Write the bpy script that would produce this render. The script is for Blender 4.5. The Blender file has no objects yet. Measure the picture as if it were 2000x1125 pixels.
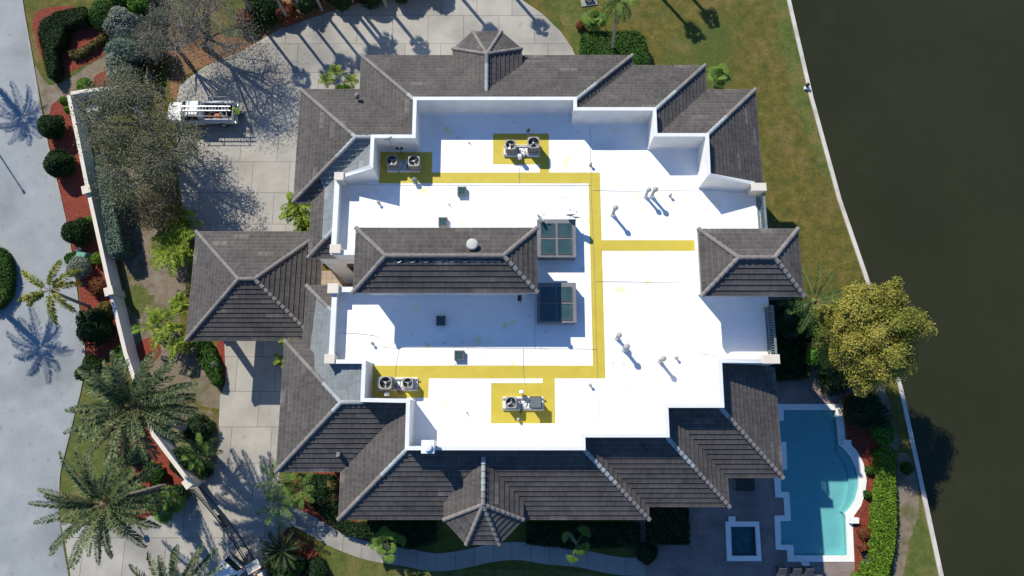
import bpy, bmesh, math, random
import numpy as np
from mathutils import Vector, Matrix
from mathutils.geometry import tessellate_polygon

S = bpy.context.scene
COL = S.collection
# ------------------------------------------------------------------ camera
F = 1333.0
TILT = math.radians(11.5)
CAMH = 57.5
cd = bpy.data.cameras.new("camera")
cd.sensor_width = 36.0
cd.lens = F / 2000 * 36.0
cd.clip_start = 0.5
cd.clip_end = 3000
cam = bpy.data.objects.new("camera", cd)
COL.objects.link(cam)
cam.location = (0, 0, CAMH)
cam.rotation_euler = (TILT, 0, 0)
S.camera = cam
# ------------------------------------------------------------------ sky and sun
EL, AZ = math.radians(42), math.radians(-37.5)      # azimuth from +Y towards +X
w = bpy.data.worlds.new("World")
S.world = w
w.use_nodes = True
wn = w.node_tree
sky = wn.nodes.new("ShaderNodeTexSky")
sky.sky_type = 'NISHITA'
sky.sun_disc = False
sky.sun_elevation = EL
sky.sun_rotation = AZ
sky.altitude = 0
sky.air_density = 1.0
sky.dust_density = 0.0
sky.ozone_density = 6.0
hs = wn.nodes.new("ShaderNodeMixRGB")        # a clear deep blue winter sky
hs.blend_type = 'MULTIPLY'
hs.inputs[0].default_value = 1.0
hs.inputs[2].default_value = (1.02, 1.34, 1.62, 1)
wn.links.new(sky.outputs[0], hs.inputs[1])
wn.links.new(hs.outputs[0], wn.nodes["Background"].inputs[0])
wn.nodes["Background"].inputs[1].default_value = 0.08
sd = bpy.data.lights.new("sun", 'SUN')
sd.energy = 5.0
sd.angle = math.radians(0.53)
sd.color = (1.0, 0.94, 0.81)
sun = bpy.data.objects.new("sun", sd)
COL.objects.link(sun)
sdir = Vector((math.sin(AZ) * math.cos(EL), math.cos(AZ) * math.cos(EL), math.sin(EL)))
sun.rotation_euler = sdir.to_track_quat('Z', 'Y').to_euler()
sun.location = sdir * 90
S.view_settings.view_transform = 'Standard'
S.view_settings.look = 'None'
S.view_settings.exposure = 0.3
S.view_settings.gamma = 1.0
S.cycles.max_bounces = 8
S.cycles.transparent_max_bounces = 12
S.cycles.caustics_reflective = False
S.cycles.caustics_refractive = False


# ------------------------------------------------------------------ helpers
def at(px, py, z=0.0):
    """point of the photograph at a known real height -> metres"""
    dx = (px - 1000) / F
    dy = -(py - 562.5) / F
    c, s = math.cos(TILT), math.sin(TILT)
    Y = dy * c + s
    Z = dy * s - c
    t = (CAMH - z) / -Z
    return (dx * t, Y * t)


def ats(pts, z=0.0):
    return [at(x, y, z) for x, y in pts]


def tag(o, label=None, cat=None, group=None, kind=None):
    if label:
        o["label"] = label
    if cat:
        o["category"] = cat
    if group:
        o["group"] = group
    if kind:
        o["kind"] = kind
    return o


def empty(name, loc=(0, 0, 0), rz=0.0, label=None, cat=None, group=None):
    o = bpy.data.objects.new(name, None)
    o.empty_display_size = 0.3
    COL.objects.link(o)
    o.location = loc
    o.rotation_euler = (0, 0, rz)
    return tag(o, label, cat, group)


def link_mesh(name, me, m, parent=None):
    o = bpy.data.objects.new(name, me)
    COL.objects.link(o)
    if m is not None:
        me.materials.append(m)
    if parent is not None:
        o.parent = parent
    return o


def copy_tree(o, parent=None):
    c = o.copy()
    COL.objects.link(c)
    if parent is not None:
        c.parent = parent
    for ch in o.children:
        copy_tree(ch, c)
    return c


class MB:
    def __init__(self):
        self.v, self.f = [], []

    def add(self, vs, fs):
        n = len(self.v)
        self.v += [tuple(p) for p in vs]
        self.f += [tuple(i + n for i in f) for f in fs]

    def box(self, x0, x1, y0, y1, z0, z1, bevel=0.0):
        if bevel <= 0:
            vs = [(x, y, z) for z in (z0, z1) for y in (y0, y1) for x in (x0, x1)]
            self.add(vs, [(0, 2, 3, 1), (4, 5, 7, 6), (0, 1, 5, 4), (2, 6, 7, 3), (0, 4, 6, 2), (1, 3, 7, 5)])
        else:
            b = min(bevel, (x1 - x0) * .49, (y1 - y0) * .49, (z1 - z0) * .49)
            rings = []
            for z, k in ((z0, b), (z0 + b, 0), (z1 - b, 0), (z1, b)):
                x0_, x1_, y0_, y1_ = x0 + k, x1 - k, y0 + k, y1 - k
                cb = b
                rings.append([(x0_ + cb, y0_, z), (x1_ - cb, y0_, z), (x1_, y0_ + cb, z), (x1_, y1_ - cb, z),
                              (x1_ - cb, y1_, z), (x0_ + cb, y1_, z), (x0_, y1_ - cb, z), (x0_, y0_ + cb, z)])
            self.rings(rings, True)

    def obox(self, c, ux, hx, hy, z0, z1):
        """box turned in plan: centre c, unit direction ux, half sizes"""
        ux = Vector((ux[0], ux[1])).normalized()
        uy = Vector((-ux.y, ux.x))
        vs = []
        for z in (z0, z1):
            for sy in (-1, 1):
                for sx in (-1, 1):
                    p = Vector(c[:2]) + ux * hx * sx + uy * hy * sy
                    vs.append((p.x, p.y, z))
        self.add(vs, [(0, 2, 3, 1), (4, 5, 7, 6), (0, 1, 5, 4), (2, 6, 7, 3), (0, 4, 6, 2), (1, 3, 7, 5)])

    def rings(self, rings, caps=True, closed=True):
        n = len(rings[0])
        vs = [p for r in rings for p in r]
        fs = []
        for i in range(len(rings) - 1):
            for j in range(n if closed else n - 1):
                k = (j + 1) % n
                fs.append((i * n + j, i * n + k, (i + 1) * n + k, (i + 1) * n + j))
        if caps:
            fs.append(tuple(range(n - 1, -1, -1)))
            fs.append(tuple((len(rings) - 1) * n + j for j in range(n)))
        self.add(vs, fs)

    def tube(self, pts, radii, n=8, caps=True):
        pts = [Vector(p) for p in pts]
        if not hasattr(radii, '__len__'):
            radii = [radii] * len(pts)
        rings = []
        u = None
        for i, p in enumerate(pts):
            d = (pts[min(i + 1, len(pts) - 1)] - pts[max(i - 1, 0)])
            if d.length < 1e-9:
                d = Vector((0, 0, 1))
            d.normalize()
            if u is None:
                u = d.orthogonal().normalized()
            else:
                u = (u - d * u.dot(d))
                u = u.normalized() if u.length > 1e-6 else d.orthogonal().normalized()
            v = d.cross(u)
            rings.append([p + (u * math.cos(a) + v * math.sin(a)) * radii[i]
                          for a in [2 * math.pi * k / n for k in range(n)]])
        self.rings(rings, caps)

    def cyl(self, x, y, z0, z1, r0, r1=None, n=16):
        r1 = r0 if r1 is None else r1
        self.lathe(x, y, [(r0, z0), (r1, z1)], n)

    def lathe(self, x, y, prof, n=16, caps=True):
        rings = [[(x + r * math.cos(2 * math.pi * k / n), y + r * math.sin(2 * math.pi * k / n), z) for k in range(n)]
                 for r, z in prof]
        self.rings(rings, caps)

    def prism(self, poly, z0, z1, hole=None):
        poly = ccw(poly)
        n = len(poly)
        tris, allv = tess(poly, [hole] if hole else [])
        vs = [(p[0], p[1], z1) for p in allv]
        self.add(vs, tris)
        self.add([(p[0], p[1], z0) for p in allv], [t[::-1] for t in tris])
        vs = [(p[0], p[1], z0) for p in poly] + [(p[0], p[1], z1) for p in poly]
        self.add(vs, [(i, (i + 1) % n, n + (i + 1) % n, n + i) for i in range(n)])
        if hole:
            h = ccw(hole)
            m = len(h)
            vs = [(p[0], p[1], z0) for p in h] + [(p[0], p[1], z1) for p in h]
            self.add(vs, [((i + 1) % m, i, m + i, m + (i + 1) % m) for i in range(m)])

    def sheet(self, poly, z, holes=()):
        tris, allv = tess(ccw(poly), list(holes))
        self.add([(p[0], p[1], z) for p in allv], tris)

    def build(self, name, m, parent=None, smooth=False):
        me = bpy.data.meshes.new(name)
        me.from_pydata([tuple(p) for p in self.v], [], self.f)
        me.update()
        if smooth:
            me.polygons.foreach_set("use_smooth", [True] * len(me.polygons))
        return link_mesh(name, me, m, parent)


def area(poly):
    return 0.5 * sum(poly[i][0] * poly[(i + 1) % len(poly)][1] - poly[(i + 1) % len(poly)][0] * poly[i][1]
                     for i in range(len(poly)))


def ccw(poly):
    poly = [tuple(p[:2]) for p in poly]
    return poly if area(poly) > 0 else poly[::-1]


def tess(poly, holes):
    loops = [[Vector((p[0], p[1], 0)) for p in poly]]
    for h in holes:
        loops.append([Vector((p[0], p[1], 0)) for p in ccw(h)[::-1]])
    tr = tessellate_polygon(loops)
    allv = [p for l in loops for p in l]
    out = []
    for a, b, c in tr:
        A, B, C = allv[a], allv[b], allv[c]
        if (B.x - A.x) * (C.y - A.y) - (B.y - A.y) * (C.x - A.x) < 0:
            a, b, c = a, c, b
        out.append((a, b, c))
    return out, [(p.x, p.y) for p in allv]


def smooth_loop(pts, sub=6, jit=0.0, seed=0, closed=True):
    r = random.Random(seed)
    n = len(pts)
    out = []
    rng_ = range(n) if closed else range(n - 1)
    for i in rng_:
        if closed:
            p0, p1, p2, p3 = pts[i - 1], pts[i], pts[(i + 1) % n], pts[(i + 2) % n]
        else:
            p0, p1, p2, p3 = pts[max(i - 1, 0)], pts[i], pts[i + 1], pts[min(i + 2, n - 1)]
        for k in range(sub):
            t = k / sub
            q = []
            for d in (0, 1):
                a, b, c, e = p0[d], p1[d], p2[d], p3[d]
                q.append(.5 * (2 * b + (c - a) * t + (2 * a - 5 * b + 4 * c - e) * t * t + (3 * b - a - 3 * c + e) * t ** 3))
            out.append((q[0] + r.uniform(-jit, jit), q[1] + r.uniform(-jit, jit)))
    if not closed:
        out.append(pts[-1])
    return out


# ------------------------------------------------------------------ materials
def new_mat(name):
    m = bpy.data.materials.new(name)
    m.use_nodes = True
    return m, m.node_tree, m.node_tree.nodes, m.node_tree.links, m.node_tree.nodes["Principled BSDF"]


def ramp(nd, stops):
    r = nd.new("ShaderNodeValToRGB")
    e = r.color_ramp.elements
    e[0].position, e[0].color = stops[0][0], (*stops[0][1], 1)
    e[1].position, e[1].color = stops[-1][0], (*stops[-1][1], 1)
    for p, c in stops[1:-1]:
        x = e.new(p)
        x.color = (*c, 1)
    return r


def nmat(name, cols, scale=1.0, rough=0.8, bump=0.0, bscale=None, detail=6, layers=(), spec=0.3, lo=.3, hi=.7, metal=0.0):
    """colour varies by object-space noise; layers = extra (colour, scale, lo, hi, strength) stains"""
    m, t, nd, ln, p = new_mat(name)
    tc = nd.new("ShaderNodeTexCoord")
    nz = nd.new("ShaderNodeTexNoise")
    nz.inputs["Scale"].default_value = scale
    nz.inputs["Detail"].default_value = detail
    nz.inputs["Roughness"].default_value = .6
    ln.new(tc.outputs["Object"], nz.inputs["Vector"])
    k = len(cols)
    st = [(lo + (hi - lo) * i / max(1, k - 1), c) for i, c in enumerate(cols)]
    if k == 1:
        st = [(0, cols[0]), (1, cols[0])]
    r = ramp(nd, st)
    ln.new(nz.outputs["Fac"], r.inputs[0])
    cur = r.outputs[0]
    for i, (c, sc, l0, h0, stg) in enumerate(layers):
        n2 = nd.new("ShaderNodeTexNoise")
        n2.inputs["Scale"].default_value = sc
        n2.inputs["Detail"].default_value = 4
        mp = nd.new("ShaderNodeMapping")
        mp.inputs["Location"].default_value = (13.7 * (i + 1), 7.1, 3.3)
        ln.new(tc.outputs["Object"], mp.inputs[0])
        ln.new(mp.outputs[0], n2.inputs["Vector"])
        mr = nd.new("ShaderNodeMapRange")
        mr.inputs["From Min"].default_value = l0
        mr.inputs["From Max"].default_value = h0
        mr.inputs["To Max"].default_value = stg
        ln.new(n2.outputs["Fac"], mr.inputs["Value"])
        mx = nd.new("ShaderNodeMixRGB")
        mx.inputs[2].default_value = (*c, 1)
        ln.new(mr.outputs[0], mx.inputs[0])
        ln.new(cur, mx.inputs[1])
        cur = mx.outputs[0]
    ln.new(cur, p.inputs["Base Color"])
    p.inputs["Roughness"].default_value = rough
    p.inputs["Metallic"].default_value = metal
    p.inputs["Specular IOR Level"].default_value = spec
    if bump:
        nb = nd.new("ShaderNodeTexNoise")
        nb.inputs["Scale"].default_value = bscale or scale * 4
        nb.inputs["Detail"].default_value = 4
        ln.new(tc.outputs["Object"], nb.inputs["Vector"])
        b = nd.new("ShaderNodeBump")
        b.inputs["Strength"].default_value = 1.0
        b.inputs["Distance"].default_value = bump
        ln.new(nb.outputs["Fac"], b.inputs["Height"])
        ln.new(b.outputs[0], p.inputs["Normal"])
    return m


def leaf_mat(name, cols, transl=0.25, rough=0.65):
    m, t, nd, ln, p = new_mat(name)
    uv = nd.new("ShaderNodeUVMap")
    sp = nd.new("ShaderNodeSeparateXYZ")
    ln.new(uv.outputs[0], sp.inputs[0])
    k = len(cols)
    r = ramp(nd, [(i / max(1, k - 1), c) for i, c in enumerate(cols)])
    ln.new(sp.outputs[0], r.inputs[0])
    ln.new(r.outputs[0], p.inputs["Base Color"])
    p.inputs["Roughness"].default_value = rough
    p.inputs["Specular IOR Level"].default_value = 0.18
    tr = nd.new("ShaderNodeBsdfTranslucent")
    ln.new(r.outputs[0], tr.inputs[0])
    mx = nd.new("ShaderNodeMixShader")
    mx.inputs[0].default_value = transl
    ln.new(p.outputs[0], mx.inputs[1])
    ln.new(tr.outputs[0], mx.inputs[2])
    ln.new(mx.outputs[0], nd["Material Output"].inputs[0])
    return m


def tile_mat(name, dark, mid, light, bias, edge=1.0):
    """concrete roof tiles: uv u = metres along the course, v = course number"""
    m, t, nd, ln, p = new_mat(name)
    uv = nd.new("ShaderNodeUVMap")
    sp = nd.new("ShaderNodeSeparateXYZ")
    ln.new(uv.outputs[0], sp.inputs[0])

    def mth(op, a, b=None):
        n = nd.new("ShaderNodeMath")
        n.operation = op
        for i, x in enumerate((a, b)):
            if x is None:
                continue
            if isinstance(x, (int, float)):
                n.inputs[i].default_value = x
            else:
                ln.new(x, n.inputs[i])
        return n.outputs[0]
    row = mth('FLOOR', sp.outputs[1])
    off = mth('MULTIPLY', row, 0.37)
    uu = mth('ADD', mth('DIVIDE', sp.outputs[0], 0.165), off)
    colid = mth('FLOOR', uu)
    cmb = nd.new("ShaderNodeCombineXYZ")
    ln.new(colid, cmb.inputs[0])
    ln.new(row, cmb.inputs[1])
    wn_ = nd.new("ShaderNodeTexWhiteNoise")
    wn_.noise_dimensions = '2D'
    ln.new(cmb.outputs[0], wn_.inputs["Vector"])
    # runs of lighter tiles
    run = mth('FLOOR', mth('ADD', mth('DIVIDE', sp.outputs[0], 1.25), mth('MULTIPLY', row, 0.61)))
    cmb2 = nd.new("ShaderNodeCombineXYZ")
    ln.new(run, cmb2.inputs[0])
    ln.new(row, cmb2.inputs[1])
    wn2 = nd.new("ShaderNodeTexWhiteNoise")
    wn2.noise_dimensions = '2D'
    ln.new(cmb2.outputs[0], wn2.inputs["Vector"])
    r = ramp(nd, [(0, dark), (.5, mid), (1, light)])
    tc = nd.new("ShaderNodeTexCoord")
    nz = nd.new("ShaderNodeTexNoise")
    nz.inputs["Scale"].default_value = .9
    nz.inputs["Detail"].default_value = 8
    nz.inputs["Roughness"].default_value = .7
    ln.new(tc.outputs["Object"], nz.inputs["Vector"])
    a = mth('MULTIPLY', wn_.outputs[0], .22)
    nz2 = nd.new("ShaderNodeTexNoise")
    nz2.inputs["Scale"].default_value = .22
    nz2.inputs["Detail"].default_value = 5
    ln.new(tc.outputs["Object"], nz2.inputs["Vector"])
    b = mth('ADD', mth('MULTIPLY', nz.outputs["Fac"], .62), mth('MULTIPLY', mth('SUBTRACT', nz2.outputs["Fac"], .5), .45))
    b = mth('ADD', b, .115)
    cc = mth('ADD', a, b)
    cc = mth('ADD', cc, bias - .33)
    pale = mth('MULTIPLY', mth('GREATER_THAN', wn2.outputs[0], .97), .22)
    run_ = mth('MULTIPLY', wn2.outputs[0], .10)
    cc = mth('ADD', cc, run_)
    cc = mth('ADD', cc, pale)
    ln.new(cc, r.inputs[0])
    # joints between neighbouring tiles, thin
    fr = mth('FRACT', uu)
    jn = mth('LESS_THAN', fr, .14)
    mx = nd.new("ShaderNodeMixRGB")
    mx.blend_type = 'MULTIPLY'
    mx.inputs[2].default_value = (.62, .6, .6, 1)
    ln.new(mth('MULTIPLY', jn, .7 * edge), mx.inputs[0])
    ln.new(r.outputs[0], mx.inputs[1])
    # pale nose of every course: the lit tile edge painted into the colour
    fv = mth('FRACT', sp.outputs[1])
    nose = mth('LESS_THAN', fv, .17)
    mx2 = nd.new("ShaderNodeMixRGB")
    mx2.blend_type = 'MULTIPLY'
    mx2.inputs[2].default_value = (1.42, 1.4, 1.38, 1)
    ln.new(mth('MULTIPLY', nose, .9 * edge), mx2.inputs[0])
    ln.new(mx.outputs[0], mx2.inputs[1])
    ln.new(mx2.outputs[0], p.inputs["Base Color"])
    p.inputs["Roughness"].default_value = .85
    p.inputs["Specular IOR Level"].default_value = .25
    nb = nd.new("ShaderNodeTexNoise")
    nb.inputs["Scale"].default_value = 14
    ln.new(tc.outputs["Object"], nb.inputs["Vector"])
    bp = nd.new("ShaderNodeBump")
    bp.inputs["Distance"].default_value = .012
    ln.new(nb.outputs["Fac"], bp.inputs["Height"])
    ln.new(bp.outputs[0], p.inputs["Normal"])
    return m


def slab_mat(name, cols, bw, bh, rough=.8, joint=(.05, .05, .05), mortar=.02, layers=(), off=.37, rot=0.0, jitter=True):
    """cast slabs or pavers with joints, in metres of the object"""
    m = nmat(name, cols, .55, rough, .004, 18, 8, layers)
    nd, ln = m.node_tree.nodes, m.node_tree.links
    p = nd["Principled BSDF"]
    src = p.inputs["Base Color"].links[0].from_socket
    tc = nd.new("ShaderNodeTexCoord")
    mp = nd.new("ShaderNodeMapping")
    mp.inputs["Rotation"].default_value = (0, 0, rot)
    ln.new(tc.outputs["Object"], mp.inputs[0])
    br = nd.new("ShaderNodeTexBrick")
    br.offset = off
    br.inputs["Scale"].default_value = 1
    br.inputs["Brick Width"].default_value = bw
    br.inputs["Row Height"].default_value = bh
    br.inputs["Mortar Size"].default_value = mortar
    br.inputs["Mortar Smooth"].default_value = .3
    br.inputs["Color1"].default_value = (1, 1, 1, 1)
    br.inputs["Color2"].default_value = (.86, .86, .86, 1)
    br.inputs["Mortar"].default_value = (*joint, 1)
    ln.new(mp.outputs[0], br.inputs["Vector"])
    mx = nd.new("ShaderNodeMixRGB")
    mx.blend_type = 'MULTIPLY'
    mx.inputs[0].default_value = 1
    ln.new(src, mx.inputs[1])
    ln.new(br.outputs[0], mx.inputs[2])
    ln.new(mx.outputs[0], p.inputs["Base Color"])
    return m


M = {}
M['white_roof'] = nmat('white_membrane', [(.80, .81, .80), (.84, .85, .84)], .8, .55, .004, 9,
                       layers=[((.70, .70, .22), .75, .64, .72, .7), ((.52, .52, .50), .22, .50, .72, .55), ((.36, .35, .32), 1.9, .64, .76, .5)])
M['yellow'] = nmat('yellow_coating', [(.46, .36, .04), (.52, .42, .06)], 1.2, .6, .003, 9,
                   layers=[((.46, .42, .03), .5, .6, .72, .5)])
M['stucco'] = nmat('cream_stucco', [(.70, .67, .63), (.78, .75, .71)], .9, .85, .004, 25,
                   layers=[((.40, .36, .31), .6, .55, .75, .4)])
M['cap'] = nmat('white_coping', [(.60, .615, .62), (.67, .68, .685)], 1.5, .6, .003, 12,
                layers=[((.55, .55, .52), .9, .6, .75, .4)])
M['cream_cap'] = nmat('cream_pillar', [(.55, .50, .42), (.62, .57, .49)], 1.2, .8, .003, 15)
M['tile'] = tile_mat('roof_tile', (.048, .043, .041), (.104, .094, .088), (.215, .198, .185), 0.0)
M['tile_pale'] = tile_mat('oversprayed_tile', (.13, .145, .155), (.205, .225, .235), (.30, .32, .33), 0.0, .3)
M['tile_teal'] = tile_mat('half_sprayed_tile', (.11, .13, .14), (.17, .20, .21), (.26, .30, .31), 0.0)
M['ridge'] = nmat('ridge_tile', [(.15, .135, .125), (.23, .21, .195)], 1.8, .85, .006, 14)
M['ridge_paint'] = nmat('painted_ridge_tile', [(.25, .27, .27), (.36, .385, .385)], 1.6, .8, .006, 14)
M['fascia'] = nmat('fascia_board', [(.30, .28, .25), (.36, .34, .31)], 1.5, .8)
M['concrete'] = slab_mat('driveway_concrete', [(.31, .29, .25), (.39, .37, .33)], 3.3, 2.9,
                         layers=[((.16, .155, .15), .16, .5, .72, .7), ((.40, .38, .34), .5, .62, .8, .5), ((.12, .115, .11), .9, .62, .75, .35)],
                         joint=(.3, .29, .28), mortar=.022)
M['walk'] = slab_mat('walk_concrete', [(.27, .255, .23), (.33, .31, .28)], 1.5, 40, joint=(.3, .3, .3), mortar=.02,
                     layers=[((.16, .155, .15), .6, .55, .75, .5)])
M['road'] = nmat('road_asphalt', [(.225, .242, .25), (.285, .302, .31)], .35, .85, .004, 40, 10,
                 layers=[((.12, .13, .14), .12, .54, .74, .6), ((.35, .36, .365), .5, .55, .8, .5), ((.14, .15, .155), 1.5, .60, .72, .45), ((.36, .37, .37), .25, .6, .75, .4)])
M['kerb'] = nmat('kerb_concrete', [(.22, .22, .20), (.32, .31, .29)], 1.2, .85)
M['grass'] = nmat('dry_grass', [(.050, .062, .010), (.105, .088, .014), (.165, .125, .032)], 1.1, .95, .05, 9, 10,
                  layers=[((.055, .085, .013), .13, .50, .64, .8), ((.20, .135, .055), .22, .55, .70, .75), ((.04, .055, .01), 4.0, .52, .7, .6), ((.035, .045, .01), 11.0, .5, .68, .6), ((.24, .19, .07), 8.0, .6, .75, .5)], lo=.3, hi=.7)
M['grass_green'] = nmat('green_grass', [(.045, .075, .012), (.08, .10, .02), (.13, .115, .032)], 1.3, .95, .05, 9, 10,
                        layers=[((.17, .125, .045), .35, .52, .68, .8), ((.03, .05, .008), 4.5, .52, .7, .6)])
M['dirt'] = nmat('bare_dirt', [(.11, .085, .06), (.17, .135, .095), (.21, .175, .135)], 1.4, .95, .04, 8, 10,
                 layers=[((.075, .085, .02), .45, .5, .62, .7), ((.22, .21, .19), .8, .58, .75, .6)])
M['mulch'] = nmat('red_mulch', [(.075, .015, .010), (.19, .035, .020), (.28, .065, .038)], 7.0, .95, .06, 14, 10,
                  layers=[((.30, .12, .085), 9, .60, .68, .6), ((.05, .02, .015), .6, .55, .75, .5)])
M['litter'] = nmat('leaf_litter', [(.09, .045, .022), (.22, .105, .05), (.33, .19, .10)], 6.5, .95, .05, 12, 10,
                   layers=[((.13, .11, .05), .8, .5, .68, .7)])
M['paver'] = slab_mat('patio_pavers', [(.20, .155, .14), (.28, .225, .205)], .34, .17, joint=(.55, .52, .5), mortar=.012, off=.5,
                      layers=[((.15, .125, .12), .7, .5, .7, .6)])
M['entry_floor'] = slab_mat('entry_tiles', [(.33, .25, .19), (.40, .31, .24)], .5, .5, joint=(.5, .45, .4), off=.0)
M['spa_tile'] = nmat('spa_tiles', [(.14, .24, .25), (.36, .48, .47)], 2.2, .5, layers=[((.5, .58, .58), 1.6, .6, .7, .6)])
M['coping'] = nmat('pool_coping', [(.66, .65, .62), (.74, .73, .70)], 2.0, .6, .003, 14)
M['plaster'] = nmat('pool_plaster', [(.56, .66, .65), (.64, .73, .71)], 1.2, .7)
M['sea_cap'] = nmat('seawall_concrete', [(.42, .39, .35), (.56, .53, .48)], .8, .85, .006, 12,
                    layers=[((.22, .2, .18), .5, .55, .75, .6)])
M['iron'] = nmat('black_iron', [(.018, .018, .02), (.03, .03, .032)], 3, .5)
M['rail'] = nmat('grey_green_railing', [(.11, .15, .16), (.17, .21, .22)], 3, .6)
M['alu'] = nmat('mill_aluminium', [(.55, .56, .57), (.68, .69, .7)], 3, .35, metal=.6)
M['galv'] = nmat('galvanised_pipe', [(.30, .30, .29), (.42, .42, .40)], 4, .6)
M['ac'] = nmat('condenser_paint', [(.27, .255, .235), (.35, .335, .31)], 4, .5)
M['ac_side'] = nmat('condenser_coil', [(.10, .105, .105), (.18, .18, .175)], 9, .6)
M['dark'] = nmat('dark_plastic', [(.02, .022, .025), (.04, .042, .045)], 4, .5)
M['steel'] = nmat('fan_steel', [(.32, .33, .34), (.5, .5, .5)], 6, .4, metal=.3)
M['white_paint'] = nmat('white_paint', [(.72, .73, .74), (.80, .81, .82)], 2, .3, spec=.5)
M['truck_paint'] = nmat('dusty_white_paint', [(.46, .48, .50), (.58, .59, .60)], 1.6, .3, spec=.5)
M['flue'] = nmat('weathered_white_metal', [(.38, .37, .35), (.47, .46, .44)], 3, .6)
M['lid'] = nmat('grey_green_lid', [(.10, .125, .125), (.14, .165, .165)], 3, .55)
M['glass_teal'] = nmat('skylight_glass', [(.022, .055, .06), (.05, .095, .095)], .9, .12, spec=.6)
M['glass_dark'] = nmat('dark_glass', [(.006, .01, .012), (.012, .018, .02)], 2, .06, spec=.6)
M['frame'] = nmat('bronze_frame', [(.06, .065, .07), (.1, .105, .11)], 3, .5)
M['curb'] = nmat('skylight_kerb', [(.13, .135, .145), (.19, .195, .205)], 2, .7)
M['cable'] = nmat('conductor_wire', [(.22, .20, .18), (.36, .33, .30)], 5, .6)
M['bark'] = nmat('grey_bark', [(.12, .10, .085), (.24, .21, .18)], 3.5, .95, .03, 14)
M['palm_bark'] = nmat('palm_bark', [(.16, .14, .12), (.30, .27, .235)], 5, .95, .03, 16)
M['twig'] = nmat('pale_twigs', [(.20, .18, .155), (.32, .30, .265)], 4, .9)
M['tyre'] = nmat('tyre_rubber', [(.015, .015, .016), (.03, .03, .03)], 5, .85)
M['orange'] = nmat('orange_plastic', [(.5, .09, .03), (.6, .14, .05)], 3, .5)
M['green_paint'] = nmat('green_enamel', [(.08, .26, .19), (.13, .34, .25)], 2, .5)
M['hivis'] = nmat('hi_vis_cloth', [(.36, .62, .03), (.48, .72, .06)], 8, .9)
M['skin'] = nmat('skin', [(.42, .24, .17), (.5, .3, .22)], 6, .6)
M['jeans'] = nmat('denim', [(.03, .045, .08), (.06, .08, .13)], 9, .9)
M['wood_dark'] = nmat('dark_furniture', [(.02, .018, .017), (.05, .045, .04)], 4, .6)
M['terracotta'] = nmat('window_wood', [(.16, .09, .05), (.24, .14, .08)], 4, .6)
M['cushion'] = nmat('grey_cushion', [(.06, .06, .065), (.10, .10, .105)], 4, .9)

L = {}
L['topiary'] = leaf_mat('clipped_dark_leaves', [(.010, .028, .008), (.018, .045, .010), (.030, .065, .015)])
L['hedge'] = leaf_mat('hedge_leaves', [(.018, .060, .010), (.040, .105, .014), (.075, .15, .025)])
L['lime'] = leaf_mat('lime_hedge_leaves', [(.05, .12, .010), (.11, .21, .015), (.20, .31, .03)])
L['silver'] = leaf_mat('silver_leaves', [(.12, .14, .105), (.22, .245, .19), (.34, .36, .29)])
L['silver_green'] = leaf_mat('silver_green_leaves', [(.075, .125, .095), (.14, .205, .155), (.23, .29, .23)])
L['grey'] = leaf_mat('grey_olive_leaves', [(.045, .055, .020), (.095, .11, .048), (.18, .18, .10), (.30, .28, .19)])
L['olive_green'] = leaf_mat('olive_green_leaves', [(.035, .06, .015), (.08, .11, .028), (.16, .18, .05)])
L['grey_pale'] = leaf_mat('pale_grey_leaves', [(.07, .075, .05), (.14, .14, .10), (.24, .225, .17)])
L['grey_brown'] = leaf_mat('brown_grey_leaves', [(.06, .05, .03), (.13, .105, .055), (.22, .16, .09)])
L['royal'] = leaf_mat('royal_palm_leaflets', [(.02, .06, .015), (.04, .10, .025), (.09, .16, .05)], .15)
L['olive'] = leaf_mat('yellow_olive_leaves', [(.09, .12, .022), (.20, .215, .038), (.33, .31, .06), (.46, .37, .09)])
L['date'] = leaf_mat('date_palm_leaflets', [(.020, .042, .016), (.045, .078, .032), (.10, .14, .060), (.22, .22, .09)], .15)
L['areca'] = leaf_mat('areca_leaflets', [(.08, .15, .012), (.17, .26, .02), (.34, .38, .035)])
L['fan'] = leaf_mat('fan_palm_leaves', [(.05, .12, .02), (.11, .20, .03), (.20, .28, .06)])
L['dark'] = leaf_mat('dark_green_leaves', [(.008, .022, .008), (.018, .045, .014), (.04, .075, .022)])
L['coco'] = leaf_mat('coconut_leaflets', [(.15, .19, .02), (.27, .28, .035), (.40, .36, .07)])
L['bright'] = leaf_mat('bright_green_leaves', [(.035, .11, .012), (.07, .19, .02), (.13, .27, .04)])
L['red'] = leaf_mat('red_leaves', [(.12, .03, .02), (.20, .055, .03), (.22, .11, .03)])
L['croton'] = leaf_mat('yellow_croton_leaves', [(.07, .10, .02), (.17, .17, .03), (.22, .15, .05), (.12, .09, .06)])


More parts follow.
